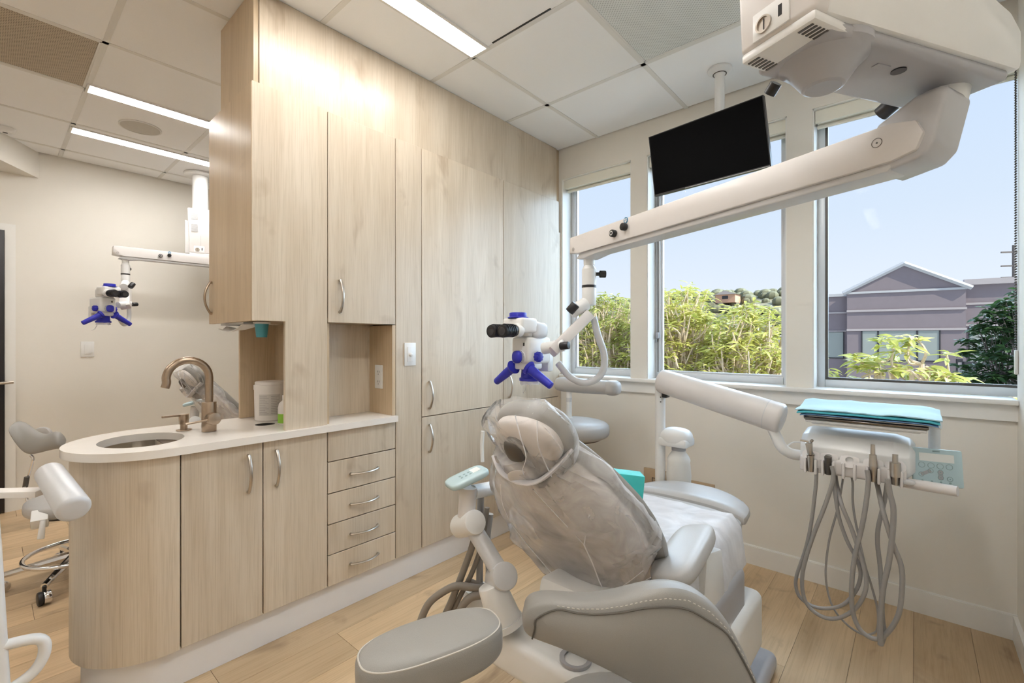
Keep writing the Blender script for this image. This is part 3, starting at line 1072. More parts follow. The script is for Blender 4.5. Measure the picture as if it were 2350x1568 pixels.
# ------------------------------------------------------------------ overhead microscopes
POST = (-1.093, 1.768)
def microscope(name, T2, T1, pivot, joint, label, group, dz=0.0):
    """T2 moves the long beam and head (main position: identity); pivot and joint place the mount"""
    root = thing(name, (pivot[0], pivot[1], 1.70), label, 'microscope', group)
    bd = Vector((.929, -.369, 0))
    bn = Vector((.369, .929, 0))
    P0 = Vector((POST[0], POST[1], 0))
    FB = T2 @ frame(P0, bd, (0, 0, 1))
    # long beam
    t = bmesh.new()
    prof = [(-.085, 1.622), (-.08, 1.70), (1.17, 1.705), (1.215, 1.69), (1.215, 1.635), (1.19, 1.618), (-.04, 1.618)]
    prof = [(-.085, 1.625), (-.082, 1.698), (1.15, 1.702), (1.195, 1.690), (1.208, 1.66), (1.195, 1.628), (1.15, 1.618), (-.02, 1.618)]
    a = [t.verts.new((x, -.047, z)) for x, z in prof]
    b = [t.verts.new((x, .047, z)) for x, z in prof]
    t.faces.new(a)
    t.faces.new(b[::-1])
    n = len(prof)
    for k in range(n):
        t.faces.new((a[(k + 1) % n], a[k], b[k], b[(k + 1) % n]))
    bmesh.ops.bevel(t, geom=t.edges[:], offset=.004, segments=2, profile=.5, affect='EDGES')
    beam = B(FB).add(t).done('beam', 'plastic_warm', root)
    t = bmesh.new()
    pr = [(-.02, 1.619), (1.16, 1.619), (1.14, 1.600), (.10, 1.600), (.02, 1.588), (-.05, 1.596)]
    a = [t.verts.new((x, -.038, z)) for x, z in pr]
    b = [t.verts.new((x, .038, z)) for x, z in pr]
    t.faces.new(a)
    t.faces.new(b[::-1])
    for k in range(len(pr)):
        t.faces.new((a[(k + 1) % len(pr)], a[k], b[k], b[(k + 1) % len(pr)]))
    bmesh.ops.bevel(t, geom=t.edges[:], offset=.005, segments=2, profile=.5, affect='EDGES')
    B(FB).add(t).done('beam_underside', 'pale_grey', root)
    for xk, big in ((.232, True), (.295, False)):
        kb_ = B(FB).cyl((xk, -.047, 1.652 if big else 1.664), (xk, -.066, 1.652 if big else 1.664), .0145, bev=.003)
        ko = kb_.done('knob', 'black', root)
        if big:
            B(FB).lathe([(.006, 0), (.0085, 0), (.0085, .0006), (.006, .0006), (.006, 0)], 20, TR((xk, -.066, 1.652)) @ Matrix.Rotation(PI / 2, 4, 'X')).done('ring_mark', 'plastic', ko)
    st = B(FB).cyl((.297, -.047, 1.690), (.297, -.0485, 1.690), .0115, n=28).done('round_sticker', 'sticker', root)
    ic = B(FB)
    ic.box(.2905, .2955, -.0492, -.0485, 1.691, 1.697, 0).box(.2985, .303, -.0492, -.0485, 1.6905, 1.6965, 0)
    ic.prism([(.2895, 1.689), (.3045, 1.689), (.3005, 1.6825), (.2945, 1.6805)], -.0492, -.0485, Matrix.Rotation(0, 4, 'X') @ Matrix(((1, 0, 0, 0), (0, 0, 1, 0), (0, 1, 0, 0), (0, 0, 0, 1))))
    ic.done('sticker_print', 'plastic', st, smooth=0)
    sc_ = B(FB)
    for xk, zk, rk in ((-.055, 1.640, .008), (1.125, 1.668, .0105)):
        sc_.lathe([(rk - .0012, 0), (rk, 0), (rk, .0008), (rk - .0012, .0008)], 24, TR((xk, -.047, zk)) @ Matrix.Rotation(PI / 2, 4, 'X'))
        sc_.cyl((xk, -.047, zk), (xk, -.0482, zk), .002, n=8)
    sc_.done('screw_cap', 'dark_metal', root)
    # drop post
    dp = B(T2)
    px, py = POST
    dp.cyl((px, py, 1.60), (px, py, 1.565), .024)
    dp.cyl((px, py, 1.568), (px, py, 1.545), .020, .031)
    dp.cyl((px, py, 1.546), (px, py, 1.474), .031)
    dp.cyl((px, py, 1.466), (px, py, 1.385), .031, bev=.006)
    dp.done('drop_post', 'plastic', root)
    B(T2).cyl((px, py, 1.475), (px, py, 1.465), .0318).done('collar_ring', 'black', root)
    kd = Vector((.75, .66, 0))
    B(T2).cyl(Vector((px, py, 1.525)) + kd * .03, Vector((px, py, 1.525)) + kd * .048, .008).cyl(Vector((px, py, 1.525)) + kd * .046, Vector((px, py, 1.525)) + kd * .075, .016, bev=.003).done('clamp_knob', 'black', root)
    # folded lower link
    lk = B(T2)
    A0, A1, A2 = Vector((px - .005, py - .01, 1.395)), (-1.131, 1.708, 1.344), (-1.170, 1.621, 1.195)
    A1, A2 = Vector(A1), Vector(A2)
    lk.cyl(A0, A1 + Vector((-.01, -.01, .01)), .030, .030, bev=.006)
    lk.done('elbow', 'plastic', root)
    l2 = B(T2)
    A1b = Vector((-1.105, 1.744, 1.320))
    d_ = (A2 - A1b)
    F_ = frame(A1b, d_, (-.75, -.66, .6))
    l2.box(-.035, d_.length + .025, -.036, .036, -.024, .024, .007, mtx=F_)
    l2.done('link_arm', 'plastic_warm', root)
    l3 = B(T2)
    l3.cyl(Vector((-1.129, 1.630, 1.210)), Vector((-1.230, 1.608, 1.194)), .026, bev=.005)
    l3.done('yoke', 'plastic', root)
    B(T2).cyl(Vector((-1.131, 1.602, 1.205)), Vector((-1.092, 1.609, 1.209)), .0165, bev=.003, n=20).done('tension_knob', 'black', root)
    B(T2).cyl(Vector((-1.120, 1.651, 1.352)), Vector((-1.092, 1.662, 1.385)), .0195, bev=.003, n=20).done('tilt_knob', 'black', root)
    # head
    hx, hy = -1.318, 1.62
    hb_ = B(T2)
    hb_.box(hx - .052, hx + .052, hy - .062, hy + .10, 1.125, 1.245, .014, 3)
    hb_.box(hx - .045, hx + .045, hy + .085, hy + .13, 1.085, 1.18, .01, 2)
    hb_.box(hx - .040, hx + .040, hy - .055, hy + .05, 1.10, 1.13, .008, 2)
    body = hb_.done('head_body', 'plastic', root)
    tb_ = B(T2)
    tb_.box(hx - .060, hx + .060, hy - .115, hy - .01, 1.262, 1.328, .012, 3)
    tb_.box(hx - .045, hx + .045, hy - .05, hy + .04, 1.243, 1.315, .014, 3)
    tb_.cyl((hx - .032, hy - .10, 1.274), (hx - .032, hy - .135, 1.272), .029, bev=.004)
    tb_.cyl((hx + .032, hy - .10, 1.274), (hx + .032, hy - .135, 1.272), .029, bev=.004)
    tb_.done('binocular_tube', 'plastic', root)
    B(T2).sup((hx + .028, hy + .02, 1.275), (.035, .055, .036), .55, .55).done('tilt_housing', 'pale_grey', root)
    for s in (-1, 1):
        e0 = (hx + s * .032, hy - .133, 1.272)
        e1 = (hx + s * .032, hy - .215, 1.268)
        ep = B(T2).cyl(e0, e1, .0255, .0275, bev=.003)
        for k in range(5):
            yk = hy - .15 - .011 * k
            ep.cyl((hx + s * .032, yk, 1.2715), (hx + s * .032, yk - .005, 1.2712), .0285)
        eo = ep.done('eyepiece', 'black', root)
        B(T2).cyl((hx + s * .032, hy - .2145, 1.268), (hx + s * .032, hy - .2158, 1.268), .018).done('ocular_lens', 'lens', eo)
    cp = B(T2).lathe([(0, 1.352), (.036, 1.352), (.038, 1.349), (.038, 1.334), (.046, 1.332), (.046, 1.328), (0, 1.328)], 32, TR((hx, hy - .075, 0)))
    cp.done('top_cap', 'blue', root)
    def petal_knob(c, ax, r):
        k_ = B(T2)
        c, ax = Vector(c), Vector(ax).normalized()
        k_.cyl(c, c + ax * .026, r, r * .86, bev=.006)
        u_ = ax.cross(Vector((0, 0, 1))).normalized()
        v_ = ax.cross(u_)
        for q in range(8):
            a = 2 * PI * q / 8
            k_.cyl(c + (u_ * math.cos(a) + v_ * math.sin(a)) * r * .82, c + (u_ * math.cos(a) + v_ * math.sin(a)) * r * .74 + ax * .024, r * .30, n=10, bev=.003)
        return k_
    dsc = B(T2).cyl((hx, hy - .060, 1.157), (hx, hy - .068, 1.157), .030).done('focus_disc', 'plastic', root)
    B(T2).sup((hx, hy - .082, 1.157), (.025, .018, .028), .8, .9).done('focus_knob', 'blue', root)
    mk = B(T2)
    for q in range(12):
        a = 2 * PI * q / 12
        mk.cyl((hx + .0275 * math.cos(a), hy - .0679, 1.157 + .0275 * math.sin(a)), (hx + .0275 * math.cos(a), hy - .0687, 1.157 + .0275 * math.sin(a)), .0014, n=6)
    mk.box(hx + .018, hx + .026, hy - .0625, hy - .0615, 1.205, 1.220)
    mk.done('dial_marks', 'black', dsc, smooth=0)
    for s in (-1, 1):
        petal_knob((hx + s * .052, hy - .01, 1.157), (s, 0, 0), .021).done('side_knob', 'blue', root)
        g = B(T2)
        h0 = Vector((hx + s * .046, hy - .055, 1.108))
        h1 = Vector((hx + s * .160, hy - .045, 1.036))
        dd = (h1 - h0).normalized()
        g.cyl(h0 - dd * .006, h0 + dd * .008, .033, .029, bev=.003)
        g.cyl(h0, h0 + dd * .045, .0215, .0205)
        g.cyl(h0 + dd * .04, h1, .0205, .0165, bev=.005)
        g.done('grip_handle', 'blue', root)
    B(T2).lathe([(0, 1.10), (.040, 1.10), (.043, 1.062), (.050, 1.060), (.050, 1.048), (.044, 1.046), (0, 1.046)], 32, TR((hx, hy + .01, 0))).done('objective', 'blue', root)
    pc = B(T2)
    pc.grid([[(hx + (.045 + .006 * math.sin(q * 1.9 + j)) * math.cos(2 * PI * q / 20), hy + .01 + (.045 + .006 * math.sin(q * 1.3 + j)) * math.sin(2 * PI * q / 20), 1.047 - j * .008 - .004 * math.sin(q * 2.3)) for q in range(20)] for j in range(3)], True)
    pc.done('lens_drape', 'film_white', root)
    # cable from the post to the back of the head
    cpts = [(-1.078, 1.781, 1.334), (-1.063, 1.794, 1.252), (-1.042, 1.813, 1.165), (-1.046, 1.809, 1.097), (-1.069, 1.789, 1.058), (-1.110, 1.753, 1.041), (-1.151, 1.717, 1.062), (-1.180, 1.691, 1.101), (-1.202, 1.686, 1.128)]
    B(T2).tube(cpts, .0155, 12, 6).done('cable', 'pale_grey', root)
    B(T2).tube([(hx - .03, hy + .02, 1.05), (hx - .045, hy + .03, 1.0), (hx - .065, hy + .04, .985)], .003, 6, 4).done('tie_cord', 'plastic', root)
    # elbow block joining both arms
    J = Vector((joint[0], joint[1], dz))
    e = B(FB)
    t = bmesh.new()
    pr = [(1.12, 1.60), (1.20, 1.612), (1.222, 1.635), (1.244, 1.735), (1.238, 1.748), (1.19, 1.745), (1.12, 1.712), (1.10, 1.66)]
    a = [t.verts.new((x, -.038, z)) for x, z in pr]
    b = [t.verts.new((x, .075, z)) for x, z in pr]
    t.faces.new(a)
    t.faces.new(b[::-1])
    for k in range(len(pr)):
        t.faces.new((a[(k + 1) % len(pr)], a[k], b[k], b[(k + 1) % len(pr)]))
    bmesh.ops.bevel(t, geom=t.edges[:], offset=.009, segments=3, profile=.5, affect='EDGES')
    e.add(t)
    e.done('elbow_block', 'elbow_grey', root)
    B().cyl(J + Vector((0, 0, 1.735)), J + Vector((0, 0, 1.775)), .040, .046, bev=.004).done('swivel', 'plastic', root)
    # short upper arm: underside, cover
    pv = Vector((pivot[0], pivot[1], dz))
    ad = (J - pv)
    al = ad.length
    FA = frame(pv, ad, (0, 0, 1))
    u = B(FA)
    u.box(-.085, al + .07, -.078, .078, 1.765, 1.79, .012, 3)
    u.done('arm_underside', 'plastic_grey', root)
    t = bmesh.new()
    pr = [(-.10, 1.785), (al + .085, 1.785), (al + .095, 1.80), (al + .095, 1.868), (al + .06, 1.90), (-.10, 2.06)]
    a = [t.verts.new((x, -.086, z)) for x, z in pr]
    b = [t.verts.new((x, .086, z)) for x, z in pr]
    t.faces.new(a)
    t.faces.new(b[::-1])
    for k in range(len(pr)):
        t.faces.new((a[(k + 1) % len(pr)], a[k], b[k], b[(k + 1) % len(pr)]))
    bmesh.ops.bevel(t, geom=t.edges[:], offset=.008, segments=2, profile=.5, affect='EDGES')
    B(FA).add(t).done('arm_cover', 'plastic', root)
    B(FA).box(.10, .135, -.035, -.022, 1.763, 1.7655).done('label_strip', 'plastic_grey', root, smooth=0)
    B(FA).cyl((.165, -.03, 1.766), (.165, -.03, 1.7625), .013).done('camera_window', 'lens', root)
    # pivot dome
    B().lathe([(0, 1.715), (.030, 1.715), (.036, 1.718), (.060, 1.752), (.062, 1.754), (.082, 1.772), (.082, 1.785), (0, 1.785)], 36, TR(pv)).done('pivot_dome', 'plastic_grey', root, smooth=22)
    # control housing on the ceiling column
    FH = TR(pv) @ T1
    h = B(FH)
    t = bmesh.new()
    lo = [(-.074, -.138), (.074, -.138), (.074, .04), (-.074, .04)]
    hi = [(-.086, -.146), (.086, -.146), (.086, .05), (-.086, .05)]
    a = [t.verts.new((x, y, 1.784)) for x, y in lo]
    b = [t.verts.new((x, y, 2.15)) for x, y in hi]
    t.faces.new(a[::-1])
    t.faces.new(b)
    for k in range(4):
        t.faces.new((a[k], a[(k + 1) % 4], b[(k + 1) % 4], b[k]))
    bmesh.ops.bevel(t, geom=t.edges[:], offset=.010, segments=3, profile=.5, affect='EDGES')
    h.add(t)
    hs_ = h.done('control_housing', 'plastic_warm', root)
    B(FH).box(-.072, .072, -.136, .03, 1.768, 1.786, .005).done('housing_base', 'plastic', root)
    B(FH).box(-.042, .030, -.1425, -.1375, 1.790, 1.842, .0015).done('switch_panel', 'plastic', hs_)
    B(FH).lathe([(.0125, 0), (.0155, 0), (.0155, .004), (.0125, .004), (.0125, .001), (0, .001)], 28, TR((-.018, -.1425, 1.812)) @ Matrix.Rotation(PI / 2, 4, 'X')).done('power_button', 'nickel', hs_)
    B(FH).box(-.0186, -.0174, -.1446, -.1434, 1.802, 1.822).box(.010, .017, -.1432, -.1420, 1.808, 1.828).done('power_mark', 'black', hs_, smooth=0)
    v = B(FH)
    for k in range(6):
        v.box(-.064, -.040, -.128 + k * .010, -.1235 + k * .010, 1.7665, 1.7685)
        v.box(.036, .062, -.128 + k * .010, -.1235 + k * .010, 1.7665, 1.7685)
    v.done('vent_slots', 'dark_metal', hs_, smooth=0, kind='stuff')
    v = B(FH)
    for k in range(8):
        for zz in (1.96, 2.06):
            v.box(-.060, -.015, -.1475, -.1405, zz + k * .008, zz + .0045 + k * .008)
    v.done('side_vents', 'pale_grey', hs_, smooth=0, kind='stuff')
    B(FH).box(.0045, .0055, -.1412, -.137, 1.845, 2.0).done('seam_line', 'dark_metal', hs_, smooth=0)
    B(FH).cyl((0, -.05, 2.14), (0, -.05, ZC - dz), .055).done('ceiling_column', 'plastic', root)
    B(FH).cyl((0, -.05, ZC - dz - .02), (0, -.05, ZC - dz + .001), .115, bev=.006).done('ceiling_flange', 'plastic', root)
    B(FA).cyl((-.02, .088, 1.77), (-.02, .105, 1.755), .012).done('brake_knob', 'black', root)
    B(FA).cyl((al - .02, .085, 1.785), (al - .02, .115, 1.77), .018, bev=.003).done('brake_knob', 'black', root)
    return root

microscope('surgical_microscope', Matrix.Identity(4), RZ(-.43), (-.135, 1.07), (.045, 1.375),
           'blue and white microscope on a long ceiling arm above the dental chair', 'ceiling-hung microscopes')
NP = Vector((-4.451, 0.687, 1.695))
NP.z = .435
ang = math.radians(109)
T2n = TR(NP) @ RZ(ang) @ Matrix.Scale(.88, 4) @ TR((-POST[0], -POST[1], 0))
jn = T2n @ Vector((POST[0] + .929 * 1.21, POST[1] - .369 * 1.21, 0))
microscope('surgical_microscope', T2n, RZ(math.radians(75)), (-4.58, 1.20), (jn.x, jn.y),
           'blue and white microscope hanging against the far wall of the next room', 'ceiling-hung microscopes', dz=.17)

# ------------------------------------------------------------------ monitor on its ceiling pole
mo = thing('ceiling_monitor', (-.80, 2.40, 2.0), 'black flat monitor hanging from a white ceiling pole in front of the windows', 'monitor')
TL, TRr, BL, BR = (Vector(q) for q in ((-1.106, 2.380, 2.350), (-0.522, 2.355, 2.350), (-1.073, 2.435, 2.020), (-0.493, 2.319, 2.020)))
tm_, bm_ = (TL + TRr) / 2, (BL + BR) / 2
xd_ = ((TRr - TL) + (BR - BL)).normalized()
hw_ = ((TRr - TL).length + (BR - BL).length) / 4
TL, TRr, BL, BR = tm_ - xd_ * hw_, tm_ + xd_ * hw_, bm_ - xd_ * hw_, bm_ + xd_ * hw_
nrm = (TRr - TL).cross(BL - TL).normalized()
if nrm.y > 0:
    nrm = -nrm
back = -nrm * .022
B().slab([[TL, TRr], [BL, BR]], [[back, back], [back, back]]).done('housing', 'black', mo, smooth=0)
def lerp4(u, v, o):
    return (TL * (1 - u) + TRr * u) * (1 - v) + (BL * (1 - u) + BR * u) * v + nrm * o
B().slab([[lerp4(.008, .014, .0008), lerp4(.992, .014, .0008)], [lerp4(.008, .975, .0008), lerp4(.992, .975, .0008)]], [[-nrm * .0006] * 2] * 2).done('screen', 'screen', mo, smooth=0)
B().slab([[lerp4(.3, .990, .0012), lerp4(.99, .990, .0012)], [lerp4(.3, .999, .0012), lerp4(.99, .999, .0012)]], [[-nrm * .001] * 2] * 2).done('lower_bezel', 'plastic_grey', mo, smooth=0)
PX, PY = -.762, 2.50
B().cyl((PX, PY, 2.10), (PX, PY, ZC), .024).done('pole', 'plastic', mo)
B().lathe([(0.024, 2.605), (.045, 2.61), (.058, 2.625), (.058, ZC + .001), (.024, ZC + .001)], 32, TR((PX, PY, 0))).done('ceiling_collar', 'plastic', mo)
B().cyl((PX, PY, 2.606), (PX, PY, 2.612), .034).done('collar_gasket', 'dark_metal', mo)
B().box(PX - .05, PX + .05, 2.41, PY - .01, 2.15, 2.22, .004).done('bracket', 'dark_metal', mo)

# ------------------------------------------------------------------ delivery unit
du = thing('delivery_unit', (-1.089, 2.517, 0.000), 'white dental delivery unit with hanging hoses on a swing arm', 'dental unit')
DPX = Vector((-0.917, 2.121, 0.775))
dx, dy = DPX.x, DPX.y
B().cyl((dx, dy, 0), (dx, dy, 1.01), .0235).cyl((dx, dy, 1.005), (dx, dy, 1.04), .019).done('post', 'plastic', du)
B().cyl((dx + .012, dy - .021, .962), (dx + .012, dy - .025, .962), .003, n=8).cyl((dx + .012, dy - .021, .94), (dx + .012, dy - .025, .94), .003, n=8).done('screws', 'dark_metal', du)
B().cyl((dx, dy, 0), (dx, dy, .012), .09, bev=.004).done('foot_flange', 'plastic', du)
A_, B_ = Vector((-0.915, 2.110, 1.041)), Vector((-0.395, 2.087, 0.915))
ar = B().cyl(A_, B_, .056, .061, n=32, bev=.016, seg=4)
ar.done('swing_arm', 'plastic_warm', du)
ax_ = (B_ - A_).normalized()
B().cyl(B_ - ax_ * .062, B_ - ax_ * .059, .0614).done('arm_seam', 'pale_grey', du)
B().box(-.012, .012, -.02, .02, -.02, .01, .004, mtx=TR(A_ + Vector((.03, 0, -.06)))).done('spring_bracket', 'black', du)
B().tube([B_ - ax_ * .05 + Vector((0, 0, -.03)), Vector((-0.418, 2.080, 0.844)), Vector((-0.396, 2.072, 0.805)), Vector((-0.365, 2.087, 0.783)), Vector((-0.323, 2.123, 0.776))], .0205, 14, 6).done('gooseneck', 'plastic', du)
B().tube([(-0.390, 2.131, 0.803), (-0.369, 2.149, 0.819), (-0.329, 2.158, 0.819)], .003, 6, 3).done('wire_loop', 'plastic', du)
# head
hx0, hx1, hy0, hy1 = -.325, -.045, 2.072, 2.285
hm = B()
t = bmesh.new()
pr = [(2.085, .745), (2.068, .765), (2.070, .825), (2.092, .846), (2.125, .868), (2.245, .880), (2.30, .865), (2.31, .80), (2.29, .755)]
secs = [(hx0 - .012, .86), (hx0 + .01, 1.0), (hx1 - .012, 1.0), (hx1 + .030, .86), (hx1 + .045, .62)]
cyy, czz = 2.19, .81
rws = []
for xs, sc_ in secs:
    rws.append([t.verts.new((xs, cyy + (y - cyy) * sc_, czz + (z - czz) * sc_)) for y, z in pr])
n = len(pr)
for a, b in zip(rws, rws[1:]):
    for k in range(n):
        t.faces.new((a[k], a[(k + 1) % n], b[(k + 1) % n], b[k]))
t.faces.new(rws[0][::-1])
t.faces.new(rws[-1])
bmesh.ops.bevel(t, geom=t.edges[:], offset=.004, segments=2, profile=.5, affect='EDGES')
hm.add(t)
hm.done('control_head', 'plastic', du)
HXS = [-.298, -.243, -.180, -.112, -.052]
for k, xh in enumerate(HXS):
    hb2 = B()
    hb2.lathe([(.012, 0), (.027, 0), (.029, .006), (.012, .010)], 24, TR((xh, 2.066, .790)) @ Matrix.Rotation(.95, 4, 'X'))
    hb2.box(xh - .021, xh - .012, 2.036, 2.062, .728, .785, .004)
    hb2.box(xh + .012, xh + .021, 2.036, 2.062, .728, .785, .004)
    hb2.done('hose_holder', 'plastic_warm', du)
B().box(-.335, -.022, 2.052, 2.10, .732, .790, .010, 3).done('front_lip', 'plastic_warm', du)
def handpiece(k, tip, mat='nickel'):
    xh = HXS[k]
    b = B()
    b.cyl((xh, 2.052, .735), (xh + .001, 2.040, .80), .010, .012)
    if tip == 'syringe':
        b.cyl((xh + .001, 2.040, .80), (xh - .004, 2.036, .845), .009, .012, bev=.003)
        b.cyl((xh - .004, 2.036, .848), (xh - .030, 2.030, .852), .004, n=10)
        b.cyl((xh + .004, 2.03, .85), (xh + .010, 2.028, .858), .005, n=10)
    elif tip == 'long':
        b.cyl((xh + .001, 2.040, .79), (xh, 2.040, .83), .013, .010)
        b.cyl((xh, 2.04, .83), (xh, 2.042, .865), .0072, .006)
    elif tip == 'fat':
        b.cyl((xh, 2.042, .765), (xh, 2.040, .812), .0155)
        b.cyl((xh, 2.04, .81), (xh, 2.042, .84), .008)
    return b.done('handpiece', mat, du)
handpiece(0, 'syringe')
handpiece(1, 'stub', 'dark_metal')
handpiece(3, 'long')
handpiece(4, 'fat')
# hoses
hs = [
    ([(-0.279, 2.050, 0.750), (-0.282, 2.050, 0.676), (-0.298, 2.050, 0.524), (-0.318, 2.050, 0.420), (-0.342, 2.050, 0.332), (-0.346, 2.050, 0.285), (-0.333, 2.050, 0.248), (-0.295, 2.050, 0.229), (-0.249, 2.050, 0.236), (-0.198, 2.050, 0.269), (-0.161, 2.050, 0.332), (-0.147, 2.050, 0.394), (-0.158, 2.050, 0.445), (-0.187, 2.050, 0.507), (-0.209, 2.050, 0.580), (-0.222, 2.050, 0.672), (-0.235, 2.120, 0.727)], 0.0062),
    ([(-0.230, 2.035, 0.770), (-0.226, 2.035, 0.723), (-0.248, 2.035, 0.630), (-0.285, 2.035, 0.508), (-0.314, 2.035, 0.393), (-0.323, 2.035, 0.316), (-0.315, 2.035, 0.253), (-0.289, 2.035, 0.219), (-0.247, 2.035, 0.208), (-0.205, 2.035, 0.226), (-0.162, 2.035, 0.274), (-0.136, 2.035, 0.334), (-0.130, 2.035, 0.390), (-0.145, 2.035, 0.462), (-0.171, 2.035, 0.555), (-0.200, 2.035, 0.634), (-0.222, 2.100, 0.693), (-0.229, 2.120, 0.728)], 0.0069),
    ([(-0.181, 2.080, 0.761), (-0.172, 2.080, 0.708), (-0.172, 2.080, 0.644), (-0.163, 2.080, 0.567), (-0.137, 2.080, 0.425), (-0.118, 2.080, 0.353), (-0.101, 2.080, 0.274), (-0.101, 2.080, 0.213), (-0.112, 2.080, 0.187), (-0.143, 2.080, 0.170), (-0.187, 2.080, 0.185), (-0.227, 2.080, 0.226), (-0.247, 2.080, 0.284), (-0.254, 2.080, 0.363), (-0.243, 2.080, 0.481), (-0.218, 2.080, 0.601), (-0.207, 2.120, 0.691), (-0.205, 2.140, 0.736)], 0.0036),
    ([(-0.127, 2.030, 0.774), (-0.124, 2.030, 0.729), (-0.137, 2.030, 0.604), (-0.160, 2.030, 0.474), (-0.170, 2.030, 0.378), (-0.170, 2.030, 0.285), (-0.158, 2.030, 0.228), (-0.135, 2.030, 0.199), (-0.101, 2.030, 0.195), (-0.071, 2.030, 0.231), (-0.043, 2.030, 0.304), (-0.034, 2.030, 0.395), (-0.036, 2.030, 0.468), (-0.057, 2.030, 0.535), (-0.082, 2.030, 0.633), (-0.101, 2.100, 0.702), (-0.109, 2.140, 0.730)], 0.0076),
    ([(-0.071, 2.020, 0.757), (-0.066, 2.020, 0.713), (-0.056, 2.020, 0.657), (-0.059, 2.020, 0.568), (-0.068, 2.020, 0.476), (-0.082, 2.020, 0.390), (-0.089, 2.020, 0.305), (-0.091, 2.020, 0.230), (-0.090, 2.020, 0.184)], 0.0083),
    ([(-0.073, 2.080, 0.743), (-0.082, 2.080, 0.665), (-0.099, 2.080, 0.568), (-0.101, 2.080, 0.506), (-0.094, 2.080, 0.431), (-0.090, 2.080, 0.340), (-0.087, 2.080, 0.249), (-0.082, 2.080, 0.198), (-0.091, 2.080, 0.155)], 0.0069),
]
for pts, r in hs:
    B().tube(pts, r, 10, 5).done('hose', 'hose', du)
# tray and its post
tp = B().cyl((.052, 2.30, .80), (.052, 2.30, .925), .017)
tp.cyl((.052, 2.30, .905), (.052, 2.30, .942), .022, bev=.004)
tp.cyl((.052, 2.30, .925), (-.02, 2.22, .925), .012)
tp.done('tray_post', 'plastic', du)
B().box(-.318, .030, 2.065, 2.34, .918, .928, .004).box(-.30, .012, 2.085, 2.32, .910, .919, .003).done('tray_support', 'plastic', du)
ty = B().box(-.322, .034, 2.060, 2.345, .9285, .940, .0045, 3)
ty.done('instrument_tray', 'tray_steel', None, 'shallow polished metal tray on top of the delivery unit', 'tray')
def sheet(name, z, mat, dx0, dy0, dx1, dy1, amp, label, seed, th=.003):
    rows = []
    for j in range(13):
        r_ = []
        for i in range(17):
            u, v = i / 16, j / 12
            x = -.345 + dx0 + (.41 + dx1 - dx0) * u
            y = 2.045 + dy0 + (.32 + dy1 - dy0) * v
            q = noise.noise((u * 3.1 + seed, v * 2.3, seed)) * amp + noise.noise((u * 9 + seed, v * 7, seed)) * amp * .4
            fold = .010 * math.exp(-((v - .75) / .12) ** 2) if seed == 1 else 0
            droop = -.006 * (max(0, abs(u - .5) * 2 - .86) / .14) - .003 * (max(0, .1 - v) / .1)
            r_.append((x, y, z + q + fold + droop))
        rows.append(r_)
    return B().slab(rows, [[(0, 0, th)] * 17] * 13).done(name, mat, None, label, 'paper bib', 'patient bibs on the tray')
sheet('paper_bib', .9445, 'paper', .02, .02, .0, -.012, .0015, 'lowest white paper sheet of the stack on the tray', 5)
sheet('paper_bib', .9515, 'bib_b', .012, .004, -.008, .0, .002, 'darker blue paper bib in the middle of the stack', 3)
sheet('paper_bib', .9595, 'bib_d', .002, .002, -.004, -.002, .003, 'teal paper bib just under the top one', 2, .004)
sheet('paper_bib', .9690, 'bib', -.006, .016, .002, .0, .009, 'pale blue folded paper bib on top of the stack', 1, .004)
# keypad and grab bar
kc = Vector((0.057, 2.151, 0.793))
kx = (Vector((0.113, 2.173, 0.791)) - Vector((0.006, 2.132, 0.795))).normalized()
KF = frame(kc, kx, (-.15, -.35, .93))
kz = KF.to_3x3() @ Vector((0, 0, 1))
view = (Vector((0, 0, 1.225)) - kc).normalized()
KF = frame(kc, kx, view.cross(kx) * -1 if view.cross(kx).z < 0 else view.cross(kx))
# local: x right, z up, -y towards the viewer
sgn = -1 if (KF.to_3x3() @ Vector((0, -1, 0))).dot(view) > 0 else 1
def kbox(x0, x1, z0, z1, d0, d1, r=0.0):
    ya, yb = sorted((sgn * d0, sgn * d1))
    return (x0, x1, ya, yb, z0, z1, r)
kp = thing('keypad', kc, 'pale mint keypad with small white display beside the delivery head', 'keypad', 'touch keypads') if False else None
pad = B(KF).box(*kbox(-.070, .070, -.062, .062, -.012, .0, .005)).done('keypad', 'pad', du)
B(KF).box(*kbox(-.050, .046, .018, .045, .0, .0012)).done('display', 'lcd', pad, smooth=0)
kb3 = B(KF)
rot = Matrix.Rotation(PI / 2 if sgn < 0 else -PI / 2, 4, 'X')
for xk in (-.044, -.018, .007, .032):
    kb3.lathe([(.0082, 0), (.0095, 0), (.0095, .0008), (.0082, .0008)], 20, TR((xk, 0, .004)) @ rot)
for xk, zk in ((-.046, -.028), (-.020, -.014), (.007, -.016), (.007, -.034), (.032, -.036)):
    kb3.lathe([(.0066, 0), (.008, 0), (.008, .001), (.0066, .001)], 18, TR((xk, 0, zk)) @ rot)
    kb3.cyl((xk, 0, zk), (xk, sgn * .001, zk), .0018, n=8)
for xk in (-.044, -.018, .007, .032):
    kb3.cyl((xk, 0, -.049), (xk, sgn * .001, -.049), .0032, n=8)
kb3.box(*kbox(-.012, .008, .051, .055, 0, .0008))
kb3.done('key_print', 'ink_p', pad, smooth=0)
kb4 = B(KF).box(*kbox(.0005, .0135, -.040, -.010, 0, .0006))
kb4.box(-.0055, .0055, min(0, sgn * .0006), max(0, sgn * .0006), -.016, .016, 0, mtx=TR((-.033, 0, -.021)) @ Matrix.Rotation(1.07 * (1), 4, 'Y'))
kb4.done('key_bars', 'plastic_grey', pad, smooth=0)
